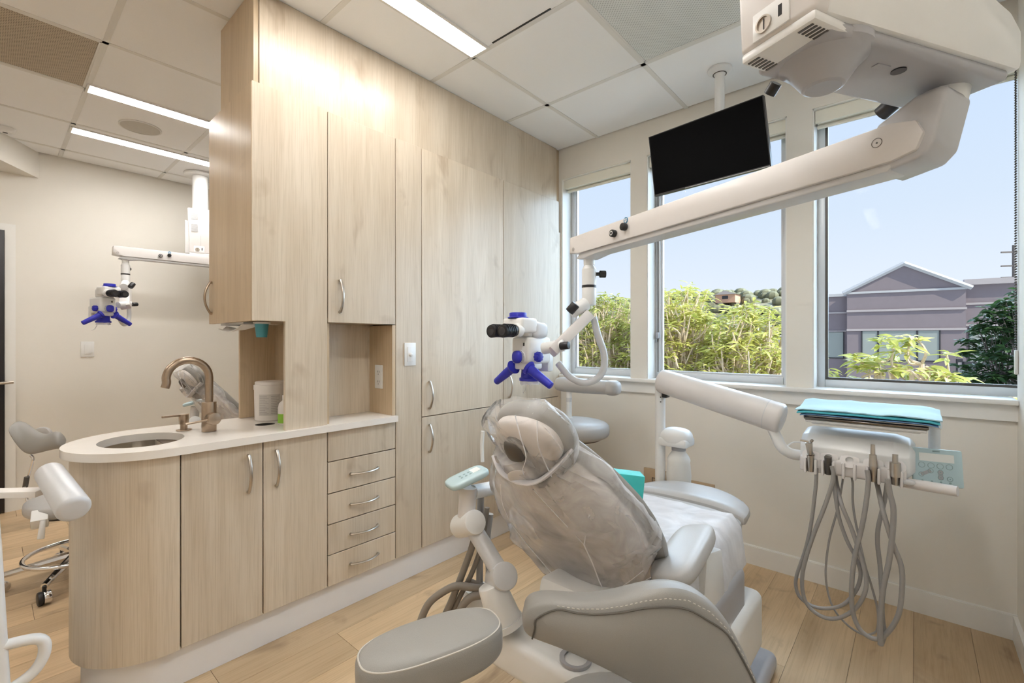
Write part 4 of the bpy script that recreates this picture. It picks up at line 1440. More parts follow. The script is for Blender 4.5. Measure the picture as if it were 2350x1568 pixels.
B().cyl((-0.001, 2.206, 0.788), (0.019, 2.158, 0.795), .011).cyl((-0.004, 2.204, 0.748), (0.015, 2.153, 0.756), .011).done('keypad_mount', 'plastic_warm', du)
gb = B().tube([(-0.045, 2.114, 0.728), (-0.018, 2.085, 0.738), (0.032, 2.075, 0.740), (0.102, 2.057, 0.743)], [.012, .0165, .0175, .0165], 16, 6)
gb.done('grab_bar', 'plastic_warm', du)
B().sup((-0.021, 2.062, 0.747), (.020, .012, .010), .8, .9).done('bar_button', 'pale_grey', du)
# water bottle on the post
bc = Vector((-0.848, 2.142, 0.761))
wb_ = B().sup((bc.x, bc.y, .775), (.072, .062, .045), .8, .75)
wb_.box(bc.x - .068, bc.x + .068, bc.y - .058, bc.y + .058, .735, .775, .012)
wb_.box(min(dx, bc.x) - .01, bc.x, min(dy, bc.y), max(dy, bc.y) + .01, .74, .772, .004)
wb_.done('bottle_cap', 'plastic', du)
B().cyl((bc.x + .012, bc.y, .738), (bc.x + .012, bc.y, .715), .032).done('bottle_gasket', 'plastic_grey', du)
B().lathe([(0, .49), (.045, .49), (.05, .5), (.056, .60), (.050, .66), (.052, .672), (.044, .69), (.031, .708), (.031, .72), (0, .72)], 32, TR((bc.x + .012, bc.y, 0))).done('water_bottle', 'bottle', du)

# ------------------------------------------------------------------ dental chair
CXC = -.715
ch_ = thing('dental_chair', (CXC, 1.55, 0), 'grey reclined dental chair wrapped in clear plastic covers', 'dental chair', 'reclined dental chairs')
BO = Vector((CXC - .018, 1.200, .565))                        # lower end of the back
BU = Vector((.0, -.60, .80)).normalized()              # up along the back
BS = Vector((1, 0, 0))
BN = BS.cross(BU).normalized()                         # out of the back, towards the rear/top
if BN.y > 0:
    BN = -BN
def back_pt(s, v, n):
    return BO + BS * s + BU * v + BN * n
BLEN = .50
def half_w(v):
    pts = [(-.09, .02), (-.075, .12), (-.04, .195), (.03, .232), (.12, .247), (.22, .243), (.30, .224), (.38, .185), (.44, .138), (.49, .09), (.52, .03)]
    if v <= pts[0][0]: return pts[0][1]
    for (a, wa), (b, wb2) in zip(pts, pts[1:]):
        if v <= b:
            return wa + (wb2 - wa) * (v - a) / (b - a)
    return pts[-1][1]
def back_shape(inset, n_mid, n_edge, thick, NV=26, NU=17, bow=.05):
    rows, offs = [], []
    for j in range(NV):
        v = -.09 + inset + (.61 - 2 * inset) * j / (NV - 1)
        hw = max(.012, half_w(v) - inset)
        r_, o_ = [], []
        for i in range(NU):
            u = -1 + 2 * i / (NU - 1)
            q = n_mid + (n_edge - n_mid) * (abs(u) ** 2.4)
            r_.append(back_pt(u * hw, v, q))
            o_.append(-BN * thick * (1 - .35 * abs(u) ** 6))
        rows.append(r_)
        offs.append(o_)
    return rows, offs
r_, o_ = back_shape(0.0, .0, -.035, .05)
B().slab(r_, o_).done('back_cushion', 'leather', ch_, sub=1, smooth=60)
r_, o_ = back_shape(.028, .030, -.012, .035)
B().slab(r_, o_).done('back_shell', 'shell', ch_, sub=1, smooth=60)
# dark hinge bracket showing on the shell
hbk = B()
hbk.tube([back_pt(-.09, .22, .020), back_pt(-.06, .13, .030), back_pt(-.03, .03, .022)], [.026, .034, .026], 12, 5)
hbk.done('back_hinge', 'plastic_grey', ch_)
# headrest: pad, shell, pivot
HO = Vector((CXC + .010, .878, .998))
HU = Vector((0, -.55, .83)).normalized()
HN = BS.cross(HU).normalized()
if HN.y > 0:
    HN = -HN
HM = Matrix((BS, HU, HN)).transposed().to_4x4()
B().sup(HO - HN * .02, (.112, .080, .040), .75, .85, HM).done('headrest_pad', 'leather', ch_)
B().sup(HO + HN * .014, (.095, .066, .028), .7, .85, HM).done('headrest_shell', 'shell', ch_)
hp = B().sup(HO + HN * .045 - HU * .01 - BS * .02, (.030, .036, .026), .8, .8, HM)
hp.tube([HO + HN * .04 - HU * .03 - BS * .015, HO + HN * .035 - HU * .12, back_pt(0, .44, .01)], [.02, .022, .025], 12, 5)
hp.done('headrest_pivot', 'dark_metal', ch_)
B().cyl(HO + HN * .05 - HU * .075 - BS * .03, HO + HN * .075 - HU * .08 - BS * .02, .034, bev=.006).done('headrest_knob', 'plastic_warm', ch_)
# seat, leg rest, toe cap as one swept pad
def pad(secs, mat, name, NU=15):
    rows, offs = [], []
    for (y, z, hw, th, dip) in secs:
        rr, oo = [], []
        for i in range(NU):
            u = -1 + 2 * i / (NU - 1)
            e_ = abs(u) ** 4
            rr.append((CXC + u * hw, y, z - dip * (1 - u * u) - .03 * e_))
            oo.append((0, 0, -th * (1 - .5 * e_)))
        rows.append(rr)
        offs.append(oo)
    return B().slab(rows, offs).done(name, mat, ch_, sub=1, smooth=60)
pad([(1.19, .565, .225, .07, .02), (1.24, .572, .245, .09, .02), (1.35, .575, .255, .10, .015), (1.5, .585, .258, .10, .01), (1.62, .596, .256, .10, 0), (1.74, .603, .252, .09, -.004), (1.83, .604, .246, .08, -.004)], 'leather_l', 'seat_pad')
pad([(1.834, .604, .247, .075, -.004), (1.88, .605, .246, .07, -.005), (1.95, .604, .238, .062, -.006), (2.01, .602, .215, .055, -.006), (2.05, .599, .165, .045, -.005), (2.065, .592, .11, .03, 0)], 'leather_l', 'toe_pad')
# white cover sheet over the seat, crumpled, hanging at the right side
rows = []
for j in range(31):
    y = 1.20 + .53 * j / 30
    rr = []
    for i in range(31):
        u = -1 + 2 * i / 30
        x = CXC + u * .265
        z = .592 + .028 * (y - 1.1) + .006
        x_, z_ = x, z
        over = max(0, abs(u) - .90) / .10
        if over > 0:
            x_ = CXC + math.copysign(.2385 + .036 * math.sin(min(1, over) * PI / 2), u)
            z_ = z - .16 * over ** 1.3 * (1 if u > 0 else .2)
        q = noise.noise((x * 11, y * 9, 2.0)) * .008 + noise.noise((x * 30, y * 24, 5.0)) * .003
        rr.append((x_ + (q if over > 0 else 0), y, z_ + max(q, -.004)))
    rows.append(rr)
B().slab(rows, [[(0, 0, -.0008)] * 31] * 31).done('seat_cover', 'film_white', ch_, smooth=80)
# armrest
AF = frame((-0.478, 1.270, 0.641), Vector((-0.488, 1.407, 0.653)) - Vector((-0.463, 1.136, 0.631)), (-.25, -.1, 1))
B().sup((0, 0, 0), (.165, .050, .026), .6, .55, None).bm.free()
arb = B(AF)
arb.sup((0, 0, 0), (.165, .058, .028), .55, .5)
arb.done('armrest', 'leather_l', ch_)
B().prism([(1.28, .40), (1.50, .40), (1.46, .60), (1.33, .63)], 0, .035, Matrix(((0, 0, 1, -.472), (1, 0, 0, 0), (0, 1, 0, 0), (0, 0, 0, 1))), r=.008).done('armrest_bracket', 'plastic', ch_)
# base: column, side cover, floor plate
cbx = B()
cbx.box(-.86, -.43, 1.32, 1.70, .30, .47, .03, 3)
cbx.done('seat_frame', 'plastic_grey', ch_)
cv = B()
cv.box(-.80, -.405, 1.50, 1.82, .14, .345, .03, 4)
cv.done('base_cover', 'plastic', ch_)
fp_ = B()
fp_.box(-.80, -.385, 1.30, 1.95, .0, .07, .03, 4)
fp_.done('floor_plate', 'plastic_grey', ch_)
sp = B()
sp.prism([(1.02, .42), (1.30, .30), (1.42, .30), (1.42, .46), (1.22, .54), (1.05, .55)], -.10, .10, Matrix(((0, 0, 1, CXC), (1, 0, 0, 0), (0, 1, 0, 0), (0, 0, 0, 1))), r=.015)
sp.done('back_support', 'plastic', ch_)
# rear junction box carrying the assistant arm
jb2 = B()
jb2.box(-.97, -.585, .955, 1.075, .29, .395, .022, 4)
jb2.box(-.90, -.62, 1.06, 1.45, .26, .36, .02, 3)
jb2.done('junction_arm', 'plastic', ch_)
B().box(-.587, -.583, .975, 1.05, .305, .375, .003).done('junction_port', 'black', ch_)
B().lathe([(.03, 0), (.042, .002), (.042, .010), (.03, .008)], 24, TR((-.665, 1.01, .394))).done('junction_ring', 'plastic_grey', ch_)
# plastic bag over the back
def bag(pt, name, mat, NV, NU, vmin, vmax, wfun, thick, nmid, seed, amp, lift=0.0):
    rows = []
    for j in range(NV):
        v = vmin + (vmax - vmin) * j / (NV - 1)
        hw = wfun(v)
        rr = []
        for i in range(NU):
            a = 2 * PI * i / NU
            ca, sa = math.cos(a), math.sin(a)
            s_ = hw * math.copysign(abs(ca) ** .75, ca)
            n_ = nmid + (thick if sa > 0 else thick * .55) * math.copysign(abs(sa) ** .8, sa)
            q = noise.noise((ca * 2.2 + seed, sa * 2.2, v * 9)) * amp + abs(noise.noise((ca * 5 + seed, sa * 5, v * 7 + 3))) * amp * .9 - amp * .2
            k_ = max(0.0, min(1.0, (s_ - .03) / .20))
            v_ = v + lift * k_ * (1 - (v - vmin) / (vmax - vmin)) ** 1.5
            rr.append(pt(s_ * (1 + q * 1.5), v_, n_ + q))
        rows.append(rr)
    b = B()
    vs = b.grid(rows, True)
    b.bm.faces.new(vs[-1])
    return b.done(name, mat, ch_, smooth=24)
bag(back_pt, 'back_cover', 'film', 26, 56, -.125, .515, lambda v: half_w(max(-.03, min(v, .50))) + .016 + (.012 if v < .1 else 0), .085, -.015, 1.3, .026, .24)
def head_pt(s, v, n):
    return HO + BS * s + HU * v + HN * n
bag(head_pt, 'headrest_cover', 'film_head', 16, 44, -.125, .088, lambda v: .118 * math.sqrt(max(.12, 1 - (v / .115) ** 2)) + .008, .056, .0, 4.1, .018)
# loose corner of the headrest bag
rows = []
for j in range(7):
    rr = []
    for i in range(7):
        u, v = i / 6, j / 6
        q = noise.noise((u * 4, v * 4, 8.0)) * .03
        rr.append(HO + BS * (-.085 - .10 * u * (1 - .4 * v)) + HU * (.03 - .10 * v - .02 * u) + HN * (.02 + q - .05 * u))
    rows.append(rr)
B().slab(rows, [[-HN * .0006] * 7] * 7).done('cover_corner', 'film_head', ch_, smooth=24)
B().tube([back_pt(-.105, .468, .03), back_pt(-.06, .455, .064), back_pt(0, .452, .076), back_pt(.055, .462, .072), back_pt(.10, .485, .04), back_pt(.125, .50, -.01)], .016, 10, 6, flat=.35).done('elastic_band', 'band', ch_)
def crease_glint(pix, r=.0035):
    B().tube(pix, r * .62, 6, 4, flat=.5).done('cover_fold_glint', 'crease_glint', ch_)
def on_bag(s, v):
    hw = half_w(max(-.03, min(v, .5))) + .04
    return back_pt(s, v, -.015 + .092 * math.sqrt(max(0, 1 - min(1, abs(s) / hw) ** 2.6)))
crease_glint([on_bag(*q) for q in ((.03, .43), (.055, .36), (.085, .28), (.10, .235))], .004)
crease_glint([on_bag(*q) for q in ((.10, .235), (.095, .15), (.085, .07), (.08, .0))], .004)
crease_glint([on_bag(*q) for q in ((.08, .0), (.13, .045), (.18, .10), (.225, .15))], .0035)
crease_glint([on_bag(*q) for q in ((.155, .36), (.125, .29), (.10, .235))], .003)
crease_glint([on_bag(*q) for q in ((.02, -.11), (.10, -.02), (.17, .06), (.235, .12))], .0035)
crease_glint([on_bag(*q) for q in ((-.10, .40), (-.16, .28), (-.17, .15), (-.12, -.02))], .0025)
crease_glint([head_pt(*q) for q in ((.01, .088, .03), (.025, .05, .055), (.03, .0, .07), (.0, -.05, .075), (-.01, -.10, .06))], .0032)
crease_glint([head_pt(*q) for q in ((.06, .07, .02), (.062, .02, .05), (.065, -.07, .055))], .003)
# assistant console on the rear arm
q0, q1 = Vector((-0.878, 0.979, 0.414)), Vector((-0.922, 0.961, 0.525))
B().cyl(q0, q1, .050, .040, n=28, bev=.004).cyl(q0 - (q1 - q0) * .02, q0 + (q1 - q0) * .12, .053).done('console_base', 'plastic', ch_)
k0, k1 = Vector((-0.871, 0.966, 0.563)), Vector((-0.944, 1.008, 0.512))
B().cyl(k0, k1, .038, bev=.006).done('lower_joint', 'pale_grey', ch_)
j0, j1 = Vector((-0.991, 0.967, 0.684)), Vector((-1.087, 0.989, 0.639))
B().cyl(Vector((-0.900, 0.980, 0.553)), Vector((-1.030, 0.986, 0.659)), .0255).done('console_rod', 'pale_grey', ch_)
B().cyl(j0, j1, .036, bev=.005).done('upper_joint', 'plastic', ch_)
B().cyl(Vector((-1.042, 0.975, 0.686)), Vector((-1.036, 0.980, 0.776)), .0265).done('console_post', 'plastic_warm', ch_)
B().cyl(Vector((-1.034, 0.995, 0.757)), Vector((-1.036, 1.086, 0.748)), .022).done('console_branch', 'plastic', ch_)
kc2 = Vector((-1.036, 0.973, 0.807))
KF2 = frame(kc2, Vector((-1.013, 1.027, 0.833)) - Vector((-1.050, 0.915, 0.799)), (-.15, -.45, 1))
kp2 = B(KF2).sup((0, 0, 0), (.066, .042, .012), .5, .45).done('console_keypad', 'pad', ch_)
kk = B(KF2)
for xk in (-.02, -.005, .01):
    for yk in (-.012, .004):
        kk.cyl((xk, yk, .0115), (xk, yk, .0128), .004, n=10)
kk.done('console_key_print', 'ink_p', kp2)
B(KF2).box(.018, .045, -.016, .016, .0112, .0122).done('console_display', 'lcd', kp2, smooth=0)
hz = [
    ([(-1.044, 1.040, 0.737), (-1.045, 1.039, 0.646), (-1.046, 1.038, 0.535), (-1.046, 1.038, 0.424), (-1.039, 1.044, 0.403)], .011, 'hose'),
    ([(-1.031, 1.011, 0.638), (-1.046, 0.998, 0.570), (-1.067, 0.980, 0.495), (-1.087, 0.962, 0.427), (-1.110, 0.942, 0.359), (-1.124, 0.930, 0.318)], .0105, 'hose_d'),
    ([(-1.014, 1.039, 0.702), (-1.025, 1.030, 0.599), (-1.048, 1.009, 0.503), (-1.079, 0.982, 0.421), (-1.100, 0.964, 0.366), (-1.117, 0.949, 0.325)], .008, 'hose_d'),
    ([(-0.999, 1.012, 0.462), (-1.032, 0.984, 0.467), (-1.064, 0.956, 0.471), (-1.094, 0.929, 0.454), (-1.128, 0.900, 0.418), (-1.147, 0.883, 0.364), (-1.158, 0.873, 0.297)], .0115, 'hose_d'),
    ([(-0.994, 1.003, 0.450), (-1.016, 0.984, 0.446), (-1.032, 0.970, 0.433), (-1.045, 0.959, 0.410), (-1.050, 0.955, 0.377)], .0125, 'hose_d'),
    ([(-1.021, 1.046, 0.446), (-1.042, 1.028, 0.454), (-1.061, 1.012, 0.463)], .0095, 'hose_d'),
    ([(-1.056, 1.096, 0.656), (-1.063, 1.089, 0.569), (-1.059, 1.093, 0.469), (-1.063, 1.089, 0.411)], .011, 'hose'),
    ([(-1.061, 1.065, 0.833), (-1.062, 1.064, 0.890), (-1.060, 1.066, 0.933)], .006, 'plastic'),
]
for p_, r__, m_ in hz:
    B().tube(p_, r__, 10, 5).done('suction_hose', m_, ch_)
B().lathe([(0, 0), (.045, 0), (.05, .01), (.05, .055), (.043, .07), (0, .072)], 28, TR((-1.059, 1.045, 0.360))).done('filter_canister', 'plastic', ch_)

# copy of the chair for the next room
nb = copy_tree(ch_)
nb.location = Vector(ch_.location) + Vector((-2.70, -.03, .0))
nb['label'] = 'plastic-wrapped dental chair behind the faucet in the next room'

# teal wedge lying on the chair
TF = frame((-0.690, 1.323, 0.748), (.78, .60, -.1), (-.2, -.1, 1))
tb3 = B(TF)
tb3.box(-.062, .052, -.035, .035, -.075, .066, .003)
tb3.done('foam_block', 'teal', None, 'teal foam block lying on the seat of the dental chair', 'foam block')

# ------------------------------------------------------------------ stools
# near stool: backrest and one arm pad fill the bottom of the view
ns = thing('operator_stool', (-.40, .78, 0), 'grey vinyl operator stool with wavy backrest in front of the dental chair', 'stool')
top = [(-0.594, 0.716, 0.670), (-0.588, 0.721, 0.692), (-0.566, 0.727, 0.708), (-0.529, 0.740, 0.717), (-0.488, 0.755, 0.721), (-0.449, 0.770, 0.731), (-0.413, 0.788, 0.745), (-0.380, 0.810, 0.760), (-0.349, 0.837, 0.767), (-0.321, 0.869, 0.762), (-0.292, 0.901, 0.738), (-0.266, 0.924, 0.702), (-0.243, 0.937, 0.655), (-0.224, 0.947, 0.606), (-0.206, 0.949, 0.553), (-0.192, 0.949, 0.497)]
bot = [(-0.597, 0.713, 0.655), (-0.595, 0.715, 0.635), (-0.577, 0.718, 0.628), (-0.540, 0.730, 0.625), (-0.502, 0.743, 0.620), (-0.466, 0.755, 0.612), (-0.433, 0.771, 0.600), (-0.405, 0.789, 0.584), (-0.377, 0.813, 0.564), (-0.349, 0.837, 0.543), (-0.322, 0.861, 0.520), (-0.297, 0.883, 0.496), (-0.274, 0.896, 0.480), (-0.252, 0.910, 0.464), (-0.229, 0.923, 0.449), (-0.207, 0.936, 0.437)]
top = [Vector(q) for q in top]
bot = [Vector(q) for q in bot]
cb_ = Vector((0, 0, 1.225))
fwd = Vector((-.659, .752, 0))
rows, offs = [], []
NVV = 9
for j in range(NVV):
    v = j / (NVV - 1)
    bul = .020 * math.sin(PI * v)
    rr, oo = [], []
    for i, (a, b) in enumerate(zip(top, bot)):
        p = a * (1 - v) + b * v
        eu_ = math.sin(PI * i / (len(top) - 1)) ** .5
        rr.append(p - fwd * bul * eu_)
        oo.append((fwd + Vector((0, 0, -.12))) * .062)
    rows.append(rr)
    offs.append(oo)
bk = B().slab(rows, offs).done('backrest', 'leather', ns, sub=2, smooth=75)
# piping a little inside the edge
def inner(i, v):
    a, b = top[i], bot[i]
    p = a * (1 - v) + b * v
    return p - fwd * (.020 * math.sin(PI * v) * math.sin(PI * i / (len(top) - 1)) ** .5 + .0015)
line = [inner(2, .93), inner(2, .6), inner(2, .36)] + [inner(i, .155) for i in range(3, 11)] + [inner(i, .12) for i in range(11, 15)]
B().tube(line, .0019, 6, 4).done('piping', 'piping', bk)
line2 = [inner(i, .085) for i in range(3, 15)]
st_ = B()
ps = []
for a, b in zip(line2, line2[1:]):
    for k in range(9):
        ps.append(a.lerp(b, k / 9))
for a, b in zip(ps[::2], ps[1::2]):
    st_.tube([a - fwd * .002, b - fwd * .002], .0009, 5, 0)
st_.done('stitching', 'thread', bk, kind='stuff')
# arm pad
PF0, PF1 = Vector((-.686, .424, .668)), Vector((-.612, .628, .672))
PFm = frame((PF0 + PF1) / 2, PF1 - PF0, (0, 0, 1))
pl_ = (PF1 - PF0).length / 2
pad_o = B(PFm)
pad_o.sup((0, 0, 0), (pl_ + .024, .062, .037), .42, .75, nu=48, nv=20)
ap = pad_o.done('arm_pad', 'leather', ns, smooth=80)
ring = []
for k in range(48):
    a = 2 * PI * k / 48
    ca, sa = math.cos(a), math.sin(a)
    ring.append(PFm @ Vector(((pl_ + .0225) * math.copysign(abs(ca) ** .75, ca) * .972, .0605 * math.copysign(abs(sa) ** .75, sa) * .965, .0262)))
B().tube(ring + [ring[0]], .0016, 6, 2, caps=False).done('pad_seam', 'thread', ap)
B().cyl(Vector((-.640, .535, .40)), Vector((-.640, .535, .655)), .013).cyl(Vector((-.640, .535, .64)), Vector((-.640, .535, .648)), .03).done('arm_post', 'chrome', ns)
B().tube([(-.640, .535, .41), (-.56, .62, .405), (-.44, .74, .42)], .013, 10, 5).done('arm_bracket', 'chrome', ns)
B().sup((-.40, .78, .455), (.19, .19, .04), .5, .9).done('seat', 'leather', ns)
B().cyl((-.40, .78, .08), (-.40, .78, .43), .025).done('gas_column', 'chrome', ns)
B().cyl((-.30, .72, .43), (-.26, .70, .60), .018).done('back_post', 'dark_metal', ns)
sb5 = B()
for k in range(5):
    a = 2 * PI * k / 5 + .3
    sb5.tube([(-.40, .78, .10), (-.40 + .24 * math.cos(a), .78 + .24 * math.sin(a), .07)], [.022, .014], 8, 0)
sb5.done('star_base', 'chrome', ns)
for k in range(5):
    a = 2 * PI * k / 5 + .3
    cx_, cy_ = -.40 + .24 * math.cos(a), .78 + .24 * math.sin(a)
    B().cyl((cx_ - .02 * math.sin(a), cy_ + .02 * math.cos(a), .028), (cx_ + .02 * math.sin(a), cy_ - .02 * math.cos(a), .028), .028, bev=.004).done('caster', 'black', ns)

# stool in the corner by the windows
c0 = Vector((-1.588, 2.398, 0.670))
cs = thing('assistant_stool', (c0.x, c0.y, 0), 'high grey stool with curved body rest in the corner by the window', 'stool')
B().sup((c0.x, c0.y, .685), (.215, .20, .062), .6, .95).done('seat', 'leather_l', cs)
B().lathe([(0, .60), (.06, .60), (.16, .625), (.17, .64), (0, .64)], 28, TR((c0.x, c0.y, 0))).done('seat_pan', 'dark_metal', cs)
s0, s1, s2 = Vector((-1.681, 2.409, 0.954)), Vector((-1.543, 2.437, 0.950)), Vector((-1.391, 2.478, 0.946))
br = B().tube([s0 - (s1 - s0) * .3, s0, s1, s2], [.036, .046, .046, .042], 16, 6)
br.sup(s2 + (s2 - s1).normalized() * .02, (.05, .05, .046), .7, .8)
br.done('body_rest', 'leather_l', cs)
pp = Vector((-1.641, 2.418, 0.770))
bp = B().cyl((pp.x, pp.y, .72), (pp.x, pp.y, .93), .017, n=16)
bp.box(pp.x - .055, pp.x + .055, pp.y - .02, pp.y + .02, .915, .93, .003)
bp.cyl((pp.x, pp.y, .72), (pp.x, pp.y, .75), .024, n=16)
bp.done('rest_post', 'plastic', cs)
B().cyl((pp.x, pp.y, .845), (pp.x, pp.y, .872), .0175, n=16).done('post_collar', 'pale_grey', cs)
B().cyl((pp.x - .04, pp.y - .02, .73), (pp.x - .04, pp.y - .02, .765), .010, n=12).done('release_knob', 'plastic', cs)
B().cyl((c0.x, c0.y, .06), (c0.x, c0.y, .61), .026).done('gas_column', 'chrome', cs)
sb6 = B()
for k in range(5):
    a = 2 * PI * k / 5
    sb6.tube([(c0.x, c0.y, .10), (c0.x + .24 * math.cos(a), c0.y + .24 * math.sin(a), .065)], [.022, .014], 8, 0)
sb6.done('star_base', 'chrome', cs)
for k in range(5):
    a = 2 * PI * k / 5
    cx_, cy_ = c0.x + .24 * math.cos(a), c0.y + .24 * math.sin(a)
    B().cyl((cx_ - .02 * math.sin(a), cy_ + .02 * math.cos(a), .026), (cx_ + .02 * math.sin(a), cy_ - .02 * math.cos(a), .026), .026, bev=.004).done('caster', 'black', cs)

# stool in the next room
l0 = Vector((-3.204, 0.261, 0.000))
lx, ly = l0.x, l0.y
ls = thing('shell_stool', (lx, ly, 0), 'grey shell-back stool on a chrome base in the next room', 'stool')
# shell back: curved panel with two wings
rows, offs = [], []
tp_ = [(-3.498, 0.073, 0.776), (-3.516, 0.084, 0.802), (-3.541, 0.115, 0.799), (-3.477, 0.144, 0.769), (-3.414, 0.173, 0.739), (-3.361, 0.194, 0.736), (-3.305, 0.215, 0.756), (-3.271, 0.232, 0.760), (-3.255, 0.246, 0.738), (-3.255, 0.259, 0.703)]
bt_ = [(-3.492, 0.079, 0.754), (-3.470, 0.098, 0.698), (-3.448, 0.117, 0.658), (-3.431, 0.132, 0.642), (-3.408, 0.152, 0.640), (-3.363, 0.178, 0.651), (-3.322, 0.201, 0.663), (-3.285, 0.220, 0.672), (-3.261, 0.240, 0.678), (-3.255, 0.259, 0.680)]
for j in range(6):
    v = j / 5
    rr, oo = [], []
    for a, b in zip(tp_, bt_):
        a, b = Vector(a), Vector(b)
        rr.append(a * (1 - v) + b * v + Vector((.03, -.01, 0)) * math.sin(PI * v) * .6)
        oo.append(Vector((-.045, .02, .01)))
    rows.append(rr)
    offs.append(oo)
B().slab(rows, offs).done('shell_back', 'leather', ls, sub=2, smooth=75)
rows, offs = [], []
for j in range(4):
    v = j / 3
    rr, oo = [], []
    for px_, py0, py1 in ((80, 984, 1006), (90, 981, 1006), (100, 980, 1006), (108, 984, 1006), (116, 996, 1006)):
        pass
wing = [(-3.775, 0.176, 0.727), (-3.757, 0.192, 0.737), (-3.734, 0.212, 0.739), (-3.718, 0.226, 0.732), (-3.707, 0.236, 0.709), (-3.701, 0.241, 0.685)]
wing2 = [(-3.775, 0.176, 0.665), (-3.757, 0.192, 0.665), (-3.734, 0.212, 0.665), (-3.718, 0.226, 0.665), (-3.707, 0.236, 0.665), (-3.701, 0.241, 0.665)]
B().slab([[Vector(q) for q in wing], [(Vector(a) + Vector(b)) / 2 for a, b in zip(wing, wing2)], [Vector(q) for q in wing2]], [[Vector((-.03, .02, 0))] * 6] * 3).done('far_wing', 'leather_l', ls, sub=1, smooth=75)
B().tube([(-3.440, 0.151, 0.637), (-3.430, 0.160, 0.619), (-3.440, 0.151, 0.563), (-3.460, 0.133, 0.486), (-3.474, 0.121, 0.441)], .0065, 8, 4).done('back_rod', 'chrome', ls)
B().tube([(-3.407, 0.126, 0.486), (-3.395, 0.136, 0.426), (-3.379, 0.151, 0.388), (-3.359, 0.169, 0.353)], .006, 8, 4).done('tilt_rod', 'chrome', ls)
B().tube([(-3.439, 0.138, 0.528), (-3.446, 0.132, 0.476)], .011, 10, 0).done('rod_spring', 'dark_metal', ls)
se = Vector((-3.289, 0.309, 0.371))
B().sup((se.x, se.y, .395), (.195, .195, .042), .5, .9).done('seat', 'leather_l', ls)
B().lathe([(0, .335), (.15, .345), (.155, .36), (0, .36)], 28, TR((se.x, se.y, 0))).done('seat_pan', 'black', ls)
B().box(-.035, .035, -.03, .03, -.03, .025, .004, mtx=frame((-3.145, 0.169, 0.380), (.8, -.1, -.5), (0, 0, 1))).done('lever_block', 'plastic', ls)
B().cyl((-3.106, 0.177, 0.377), (-3.086, 0.168, 0.297), .010, .013, bev=.004).done('lever', 'plastic', ls)
B().cyl((se.x, se.y, .08), (se.x, se.y, .35), .025).done('gas_column', 'chrome', ls)
rg = [(lx + .22 * math.cos(2 * PI * k / 40), ly + .22 * math.sin(2 * PI * k / 40), .14) for k in range(40)]
rg = []
rc_ = Vector((se.x, se.y, 0))
for k in range(41):
    a = 2 * PI * k / 40
    rg.append((rc_.x + .195 * math.cos(a), rc_.y + .195 * math.sin(a), .135))
B().tube(rg, .0105, 10, 1, caps=False).done('foot_ring', 'chrome', ls)
sp_ = B()
dirs = [math.radians(q) for q in (-29, -101, 187, 115, 43)]
for a in dirs:
    sp_.tube([(rc_.x, rc_.y, .12), (rc_.x + .27 * math.cos(a), rc_.y + .27 * math.sin(a), .085)], [.022, .014], 8, 0)
sp_.done('star_base', 'chrome', ls)
for a in dirs:
    cx_, cy_ = rc_.x + .27 * math.cos(a), rc_.y + .27 * math.sin(a)
    s_, c_ = math.sin(a + .6), math.cos(a + .6)
    cst = B().cyl((cx_ - .024 * s_, cy_ + .024 * c_, .031), (cx_ + .004 * s_, cy_ - .004 * c_, .031), .031, bev=.005).done('caster', 'chrome', ls)
    B().cyl((cx_ + .004 * s_, cy_ - .004 * c_, .031), (cx_ + .024 * s_, cy_ - .024 * c_, .031), .031, bev=.006).cyl((cx_, cy_, .05), (cx_, cy_, .085), .008, n=8).done('wheel', 'black', cst)

# white cart at the left edge with its swing bar and roll pad
wc = thing('equipment_cart', (-2.15, -.22, 0), 'white equipment cart with loop handle and grey roll pad on a flat bar', 'cart')
t = bmesh.new()
bmesh.ops.create_cube(t, size=1)
for v in t.verts:
    top_ = v.co.z > 0
    v.co = Vector((-2.15 + v.co.x * .42, -.21 + v.co.y * (.478 if top_ else .53) + (.0 if top_ else .0), .66 if top_ else .035))
bmesh.ops.bevel(t, geom=t.edges[:], offset=.012, segments=3, profile=.5, affect='EDGES')
B().add(t).done('body', 'plastic', wc)
B().tube([(-1.955, .015, .36), (-1.955, .10, .345), (-1.955, .115, .30), (-1.955, .09, .25), (-1.955, .03, .22)], .015, 12, 6).done('loop_handle', 'plastic', wc)
for sx_ in (-2.3, -2.0):
    for sy_ in (-.40, -.03):
        B().cyl((sx_ - .015, sy_, .022), (sx_ + .015, sy_, .022), .022, bev=.003).done('caster', 'black', wc)
B().cyl((-2.19, -.03, .655), (-2.19, -.03, .752), .016).done('bar_post', 'plastic', wc)
B0_, B1_ = Vector((-2.195, -.045, .757)), Vector((-2.069, 0.115, 0.750))
BF = frame(B0_, B1_ - B0_, (0, 0, 1))
B(BF).box(-.03, (B1_ - B0_).length, -.024, .024, -.010, .010, .003).done('swing_bar', 'paper', wc)
c1, c2 = Vector((-2.095, 0.132, 0.808)), Vector((-1.867, 0.173, 0.726))
B().cyl(c1, c2, .036, .041, n=32, bev=.014, seg=4).done('roll_pad', 'pale_grey', wc)

